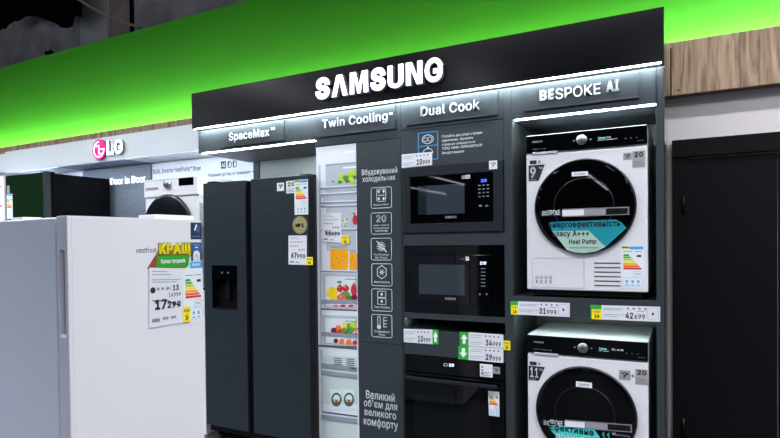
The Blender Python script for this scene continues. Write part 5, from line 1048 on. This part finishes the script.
# ------------------------------------------------------------------ white refrigerator in front, turned to the right
u_, v_ = 67, 215.5
Pn = CAM+ray(u_, v_)*1.9
HT = Pn.z
ang = math.radians(55)
hr = Vector((math.cos(math.radians(30)), .5, 0)); hf = Vector((-.5, math.cos(math.radians(30)), 0))
e1 = (hr*math.cos(ang)+hf*math.sin(ang)).normalized(); e2 = Vector((-e1.y, e1.x, 0))     # along the front, and back along the side
WF = Fr((Pn.x, Pn.y, 0), e1, -e2)
Wd = WF.uv(202.4, 300)[0]
base = Pn+e1*Wd/2+e2*.3; base.z = 0
wf = thing('refrigerator', 'tall white single door refrigerator standing alone in the foreground, covered in promotion stickers', 'refrigerator', tuple(base), math.atan2(e1.y, e1.x))
DT = .062
def wbox(mb, u0, u1, d0, d1, z0, z1, m): return mb.fbox(WF, u0, u1, z0, z1, -d1, -d0, m)
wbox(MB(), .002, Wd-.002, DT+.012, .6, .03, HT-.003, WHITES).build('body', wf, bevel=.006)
wbox(MB(), .012, Wd-.012, DT, DT+.012, .045, HT-.02, mat('gasket', (120, 120, 132), .6)).build('gasket', wf)
for fu in (.05, Wd-.05):
    for fd in (.12, .54):
        c = WF.p(fu, 0, -fd); MB().tube([(c.x, c.y, 0), (c.x, c.y, .032)], .02, BLACK, 12).build('foot', wf)
# door with a grip slot in its left edge
FS = Fr((Pn.x, Pn.y, 0), -e2, -e1)      # side face seen from the left; u runs from back to front
s0 = FS.uv(62, 250)[1]; s1 = FS.uv(62, 336)[1]
zs_t = FS.uv(63, 250)[1]; zs_b = FS.uv(65, 336)[1]
mb = MB()
wbox(mb, .014, Wd, 0, DT, .04, HT, WHITEF)
wbox(mb, 0, .014, 0, DT, zs_t, HT, WHITEF); wbox(mb, 0, .014, 0, DT, .04, zs_b, WHITEF)
wbox(mb, 0, .014, 0, .016, zs_b, zs_t, WHITEF); wbox(mb, 0, .014, .046, DT, zs_b, zs_t, WHITEF)
wd = mb.build('door', wf, bevel=.0015)
MB().fbox(FS, -.045, -.017, zs_b+.002, zs_t-.002, -.0135, -.011, RECESS).build('grip_recess', wd)
mb = MB()
for za, zb9 in ((.04, zs_b), (zs_t, HT-.002)): wbox(mb, -.001, .0, .003, DT-.001, za, zb9, TRIMG)
wbox(mb, -.001, .0, .003, .016, zs_b, zs_t, TRIMG); wbox(mb, -.001, .0, .046, DT-.001, zs_b, zs_t, TRIMG)
mb.build('door_side_sheet', wd)  # thin sheets colour the door's left side greyer than its front
MB().fbox(FS, -.046, -.016, zs_b-.006, zs_b+.004, -.002, .002, WLET).build('grip_lip', wd)
# top cover and hinge
h0 = WF.uv(160, 216)[0]; h1 = WF.uv(198.5, 216)[0]
wbox(MB(), h0, Wd-.01, .03, .13, HT-.004, HT+.017, WHITEF).build('hinge_cover', wf, bevel=.003)
wbox(MB(), .03, .1, .34, .42, HT-.004, HT+.008, WHITEF).build('top_clip', wf, bevel=.002)
W1 = WF
mb = MB(); mb.tpx(W1, 'vestfrost', 135.8, 156.5, 247.5, 252.8, PRINTD, -.004); mb.build('logo_print', wd)
def navy(xl, xr, yt, yb, kind):
    u0, u1, v0, v1 = W1.box(xl, xr, yt, yb); W = u1-u0; H = v1-v0; mb = MB().fbox(W1, u0, u1, v0, v1, 0, .0006, NAVY)
    if kind == 0:
        mb.poly(W1, [(u0+.3*W, v0+.55*H), (u0+.5*W, v0+.9*H), (u0+.6*W, v0+.85*H), (u0+.4*W, v0+.5*H)], .0006, .001, WLET)
        mb.poly(W1, [(u0+.45*W, v0+.5*H), (u0+.8*W, v0+.9*H), (u0+.85*W, v0+.5*H), (u0+.65*W, v0+.38*H)], .0006, .001, NAVY2)
        mb.fbox(W1, u0+.15*W, u0+.85*W, v0+.16*H, v0+.2*H, .0006, .001, PRINTG)
    else:
        mb.fbox(W1, u0, u1, v0+.45*H, v1, .0006, .0009, NAVY2); mb.disc(W1, (u0+u1)/2, v0+.3*H, .33*W, .26*H, .0009, .0014, LABEL, 20); mb.fbox(W1, u0+.17*W, u0+.83*W, v0, v0+.3*H, .0009, .0014, LABEL)
        mb.ring(W1, [(u0+.45*W, v0+.36*H), (u0+.6*W, v0+.22*H)], .003, .0014, .0018, RED, False); mb.fbox(W1, u0+.2*W, u0+.8*W, v0+.84*H, v0+.9*H, .0009, .0013, PRINTG); mb.fbox(W1, u0+.35*W, u0+.65*W, v0+.7*H, v0+.76*H, .0009, .0013, WLET)
    mb.build('sticker', wd)
navy(190.6, 201.3, 222.6, 239.4, 0); navy(191, 201.6, 242.4, 261, 1)
sticker(wd, W1, 190, 201.8, 261.8, 268, LBLUE, 'ENERGY', WLET, 0, .01, ty=(.3, .75))
energy_label(wd, W1, 183.4, 203, 268, 321.5, head=False)
# promotional topper: yellow letters on a green ribbon, red-brown wedge
pt = thing('promo_card', 'promotion card with fat yellow letters over a green ribbon, above the white refrigerator price tag', 'promotion card', tuple(W1.p(.25, 1.2, .002)), math.atan2(e1.y, e1.x))
mb = MB()
mb.ppx(W1, [(147, 268.5), (156.5, 253), (159, 246), (188, 245), (190, 246), (189, 256), (188, 266), (185, 268), (158, 268.6)], .0012, .0022, mat('promo_olive', (128, 116, 24), .5))
mb.ppx(W1, [(146.6, 268.7), (156, 255), (158.5, 262), (154, 268)], .0022, .003, BROWN)
mb.build('card', pt)
mb = MB(); mb.ppx(W1, [(155.5, 267.5), (157.8, 256.4), (160, 255.6), (187.5, 255.4), (188.8, 257.5), (188, 264.5), (186, 266.2)], .0024, .0034, mat('promo_green', (40, 158, 30), .5))
mb.tpx(W1, 'Краща продажів', 160.5, 184.6, 258.6, 263.8, WLET, .035, .0034, .004); mb.build('ribbon', pt)
mb = MB(); mb.tpx(W1, 'КРАЩ', 158, 190.8, 242, 256.8, mat('promo_shadow', (90, 80, 20), .5), .085, .0022, .0032)
mb.tpx(W1, 'КРАЩ', 158.4, 190, 242.6, 256, mat('promo_yellow', (255, 232, 10), .5), .055, .0034, .0046); mb.build('lettering', pt)
price_tag('large white price card 17 299 on the front of the white refrigerator', W1.off(.002), 149, 183, 267.6, 328, 268.4, 322.4, '17', 'vest', kind='tall', yel=(182.6, 190, 306.6, 322), group='price cards on refrigerators')

# another white refrigerator at the far left edge
wf2 = thing('refrigerator', 'white refrigerator at the far left, left of the black one, only its edge showing', 'refrigerator', (-5.75, .1, 0))
F3 = FY(-.1); zt2 = F3.uv(3, 175.6)[1]; xr2 = F3.uv(4.3, 200)[0]
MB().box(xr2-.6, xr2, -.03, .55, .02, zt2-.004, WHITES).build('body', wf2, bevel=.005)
w2d = MB().box(xr2-.6, xr2, -.1, -.035, .06, zt2, WHITEF).build('door', wf2, bevel=.005)
mb = MB()
for yy, m in ((187, EN[4]), (206, RED)): mb.rpx(F3, .2, 1.6, yy-1, yy+1, 0, .001, m)
mb.build('sticker', w2d)

# ------------------------------------------------------------------ pale display wall on the left
YB = .3; FB = FY(YB)
zb1 = FB.uv(140, 157)[1]; zt1 = FB.uv(100, 137.8)[1]
sg = thing('display_header', 'long white header box with a round pink logo and two white letters', 'sign', (-4.6, .5, zb1))
xe = FB.uv(4.8, 160)[0]
MB().box(xe, -3.1, YB, .62, zb1+.016, zt1, SILVERL).box(xe, -3.1, YB, YB+.015, zb1, zb1+.016, SILVERL).build('fascia', sg, bevel=.002)
MB().box(xe-4, xe-.004, YB+.02, .62, zb1+.016, zt1-.012, SILVERL).build('fascia_return', sg, bevel=.002)
MB().box(xe, -3.11, YB+.016, YB+.028, zb1+.006, zb1+.01, LEDL).build('led_strip', sg)
uc = (FB.uv(92.8, 149.4, .03)[0]+FB.uv(105, 149.4, .03)[0])/2; vc = FB.uv(99, 149.4, .03)[1]; rr = .094
mb = MB().disc(FB, uc, vc, rr, rr, .004, .03, MAG, 40, MAGD)
n0, n1 = .03, .032
arc = [(uc+rr*.74*math.cos(t), vc+rr*.74*math.sin(t)) for t in [PI*.5+1.5*PI*i/26 for i in range(27)]]
mb.ring(FB, arc, .010, n0, n1, LETLG, False); mb.ring(FB, [(uc+rr*.81, vc), (uc+rr*.15, vc)], .010, n0, n1, LETLG, False)
mb.ring(FB, [(uc, vc+rr*.42), (uc, vc-rr*.42), (uc+rr*.32, vc-rr*.42)], .010, n0, n1, LETLG, False); mb.disc(FB, uc-rr*.36, vc+rr*.36, .012, .012, n0, n1, LETLG, 14)
mb.build('round_logo', sg)
Fn = FY(YB-.03)
ua, ub, va, vb = Fn.box(106.3, 122.6, 139.8, 154.2)
Wl = ub-ua
mb = MB(); mb.poly(FB, [(ua, va), (ua, vb), (ua+.16*Wl, vb), (ua+.16*Wl, va+.22*(vb-va)), (ua+.44*Wl, va+.22*(vb-va)), (ua+.44*Wl, va)], .004, .03, LETLG, LSIDE); mb.build('sign_letter', sg)
mb = MB(); mb.text(FB, 'G', ua+.48*Wl, ub, va, vb, .004, .03, LETLG, .03, 4, LSIDE); mb.build('sign_letter', sg)
# back panels of the pale display
Fk2 = FY(.68)
xg0 = Fk2.uv(84.4, 172)[0]; xg1 = Fk2.uv(152, 166)[0]
bp = thing('display_backboard', 'white and grey back wall boards of the pale display behind the dryer', 'display panel', (-4.4, .7, 0))
MB().box(xg1, X0, .68, .718, 0, zb1, WPANEL).build('white_board', bp)
MB().box(xg0-3, xg0, .68, .718, 0, zb1, WPANEL).build('white_board', bp)
gb = MB().box(xg0, xg1, .66, .718, 0, zb1, TEXG).box(xg0, xg1, YB+.06, .66, zb1+.009, zb1+.014, mat('grey_soffit', (110, 120, 142), .4)).build('grey_board', bp)
MB().box(xg0-3, xg0-.002, YB+.06, .68, zb1+.009, zb1+.014, WPANEL).box(xg1+.002, X0, YB+.06, .68, zb1+.009, zb1+.014, WPANEL).build('soffit', bp)
mb = MB(); F66 = FY(.66); mb.tpx(F66, 'InstaView Door-in-Door', 83, 145.7, 177.6, 185, mat('lit_letter_dim', (245, 246, 255), .5, emit=.55), .0, 0, .012, 3); mb.build('lettering', bp)
mb = MB(); mb.tpx(Fk2, 'DUAL Inverter HeatPump', 153, 190, 167.8, 173.6, mat('dark_blue_print', (40, 46, 60), .5), .006, 0, .001); mb.tpx(Fk2, '™ Dryer', 190.6, 201, 166, 171.8, PRINTD, .01, 0, .001); mb.build('lettering', bp); mb = MB()
mb.rpx(Fk2, 221, 226, 161.4, 168.6, 0, .001, PRINTD); mb.tpx(Fk2, 'AI', 221.8, 225.4, 163, 167.2, WLET, .02, .001, .002); mb.tpx(Fk2, 'DD', 227.8, 237, 160.8, 167.6, PRINTD, .0, 0, .001); mb.build('lettering', bp); mb = MB()
mb.tpx(Fk2, 'Розумний догляд за тканинами', 208.6, 250.4, 171.6, 176, mat('dark_blue_print'), .006, 0, .001); mb.ppx(Fk2, [(252.2, 171), (254.8, 170.8), (253.6, 173.2)], 0, .001, PRINTD)
mb.build('lettering', bp)

# dryer on its plinth
x0, x1, yf = -3.64, -3.06, -.03
zt_ = 1.972; zb_ = 1.12
FDr = FY(yf)
tag(MB().box(x0-.03, x1+.03, yf+.02, .6, 0, zb_-.02, WPANEL).build('display_plinth', bevel=.004), 'white plinth box carrying the white dryer', 'plinth')
dy = thing('tumble_dryer', 'white tumble dryer with a dark round door, behind the foreground refrigerator', 'tumble dryer', ((x0+x1)/2, .25, zb_-.02))
MB().box(x0, x1, yf+.01, .56, zb_, zt_-.01, WHITEA).box(x0, x1, yf, .56, zt_-.01, zt_, WHITEA).build('body', dy, bevel=.006)
cp3 = MB().box(x0, x1, yf-.0015, yf+.012, zt_-.14, zt_-.012, WHITEA).build('control_panel', dy, bevel=.001)
MB().box(x0+.04, x1-.04, yf+.05, .5, zb_-.02, zb_, BLACK).build('base', dy)
F5 = FY(yf-.0015)
ku, kv = F5.uv(168.2, 184); MB().lathe(F5, ku, kv, [(.034, 0), (.034, .02), (.028, .026), (.001, .026)], CHROME, 28).build('knob', cp3)
mb = MB(); mb.rpx(F5, 178.6, 193.6, 177.6, 185.4, 0, .001, GLOSSD); mb.build('display', cp3)
mb = MB(); mb.rpx(F5, 146, 158.2, 187.6, 190, 0, .003, GREYST); mb.rpx(F5, 148.5, 158, 188, 189.2, .003, .0034, PRINTG); mb.build('drawer_grip', cp3)
mb = MB(); mb.ppx(F5, [(171, 184), (173.5, 184), (177, 189), (175, 189.6)], 0, .0006, LABEL); mb.build('sticker', cp3)
rD = .258; cu = F5.uv(167.8, 205)[0]; cv = F5.uv(168, 194.3)[1]-rD
dd = MB().lathe(FDr, cu, cv, [(rD-.01, -.002), (rD, .0), (rD, .014), (rD-.008, .024), (rD-.02, .026)], mat('dryer_ring', (30, 34, 38), .15, metal=.5), 60).build('door', dy)
MB().lathe(FDr, cu, cv, [(rD-.02, .026), (rD-.04, .022), (.17, .02), (.1, .03), (.001, .036)], mat('dryer_glass', (10, 18, 17), .06, coat=.5), 60).build('door_glass', dd)

# black bottom-freezer refrigerator behind on the left
zc_ = 5.3
Pf = CAM+ray(44.6, 171.5)*zc_; xr3, yf3, zt3 = Pf.x, Pf.y, Pf.z
bf = thing('refrigerator', 'glossy black refrigerator with energy sticker, left behind the white foreground one', 'refrigerator', (xr3-.3, yf3+.35, 0))
F9 = FY(yf3)
xl3 = F9.uv(5.8, 195)[0]
GB = mat('black_door_green_reflection', (17, 38, 21), .12, coat=.3)  # green reflection painted into the base colour of the black doors
MB().box(xl3, xr3, yf3+.07, yf3+.69, .02, zt3-.008, mat('black_side', (4, 5, 8), .6, spec=.08)).build('body', bf, bevel=.003)
bd = MB().box(xl3, xr3-.03, yf3, yf3+.06, .9, zt3, GB).box(xr3-.03, xr3, yf3, yf3+.06, .9, zt3-.0, mat('door_edge_grey', (34, 38, 46), .4)).build('door', bf, bevel=.003)
MB().box(xl3, xr3, yf3, yf3+.06, .1, .89, GB).build('door', bf, bevel=.003)
MB().box(xr3-.1, xr3-.012, yf3+.02, yf3+.11, zt3-.008, zt3+.008, BLACK).build('hinge_cover', bf, bevel=.002)
energy_label(bd, F9, 6.8, 12.6, 194, 219); mb = MB(); mb.rpx(F9, 6.9, 9.6, 185.6, 193.4, 0, .0006, GREYST); mb.tpx(F9, '10', 7.2, 9.2, 187, 190, PRINTG); mb.build('sticker', bd)

# ------------------------------------------------------------------ shop lamps under the ceiling (rows running away from the displays)
LAMPU = mat('lamp_added_uplight', (240, 244, 255), .5, emit=26); LAMP = mat('lamp_tube', (240, 246, 255), .5, emit=14); HOUS = mat('lamp_housing', (200, 200, 205), .5)
def lamp(x, y, L=2.9, watts=60, spread=140, rz=0, first=[None]):
    if first[0] is None:
        r = thing('ceiling_lamp', 'long white shop lamp hanging in a row behind the viewer', 'ceiling lamp', (x, y, 3.55), group='shop lamps hung in rows')
        MB().box(x-.06, x+.06, y-L/2, y+L/2, 3.55, 3.6, HOUS).build('housing', r)
        MB().box(x-.05, x+.05, y-L/2+.02, y+L/2-.02, 3.543, 3.55, LAMP).box(x-.03, x+.03, y-L/2+.02, y+L/2-.02, 3.6, 3.603, LAMPU).build('tube', r)  # glowing top strip is added, unseen, to brighten the concrete wall
        first[0] = r
    else:
        s = first[0]; r = s.copy(); COL.objects.link(r); r.location = (x, y, 3.55)
        for ch in list(s.children):
            if ch.type != 'MESH': continue
            c = ch.copy(); COL.objects.link(c); c.parent = r
    r.rotation_euler = (0, 0, rz)
    if watts:
        ld = bpy.data.lights.new('lamp_light', 'AREA'); ld.shape = 'RECTANGLE'; ld.size = .1; ld.size_y = L-.05; ld.energy = watts; ld.color = (.93, .96, 1)
        ld.spread = math.radians(spread)
        lo = bpy.data.objects.new('lamp_light', ld); COL.objects.link(lo); lo.parent = r; lo.location = (0, 0, -.012)
    return r
for X, Y, W in ([(x, y, 90) for x in (-9.2, -6.9, -4.6) for y in (-2.7, -5.8)]+[(-2.3, -5.2, 45), (-.1, -6.2, 45), (1.6, -2.6, 60), (1.6, -5.8, 60), (3.4, -1.2, 90), (3.4, -4.3, 60), (3.4, -7.4, 60)]
             +[(x, y, 0) for x, y in ((-2.2, -14), (-2.2, -17.1), (-2.2, -20.2), (-6.9, -13.2), (-6.9, -16.3), (-9, -17), (-9, -20.1))]): lamp(X, Y, watts=W)
lamp(1.9, -.4, watts=45, spread=160, rz=PI/2)
for X in (-.7, -3.9, -7.1): lamp(X, -1.75, watts=60, spread=160, rz=PI/2)

# ------------------------------------------------------------------ world and colour
w = bpy.data.worlds.new('world'); SC.world = w; w.use_nodes = True
w.node_tree.nodes['Background'].inputs[0].default_value = (.6, .7, 1, 1); w.node_tree.nodes['Background'].inputs[1].default_value = .05
SC.view_settings.view_transform = 'Standard'; SC.view_settings.look = 'None'; SC.view_settings.gamma = 1
SC.view_settings.exposure = 0.0
SC.view_settings.use_curve_mapping = False
SC.cycles.use_denoising = True
SC.cycles.max_bounces = 8
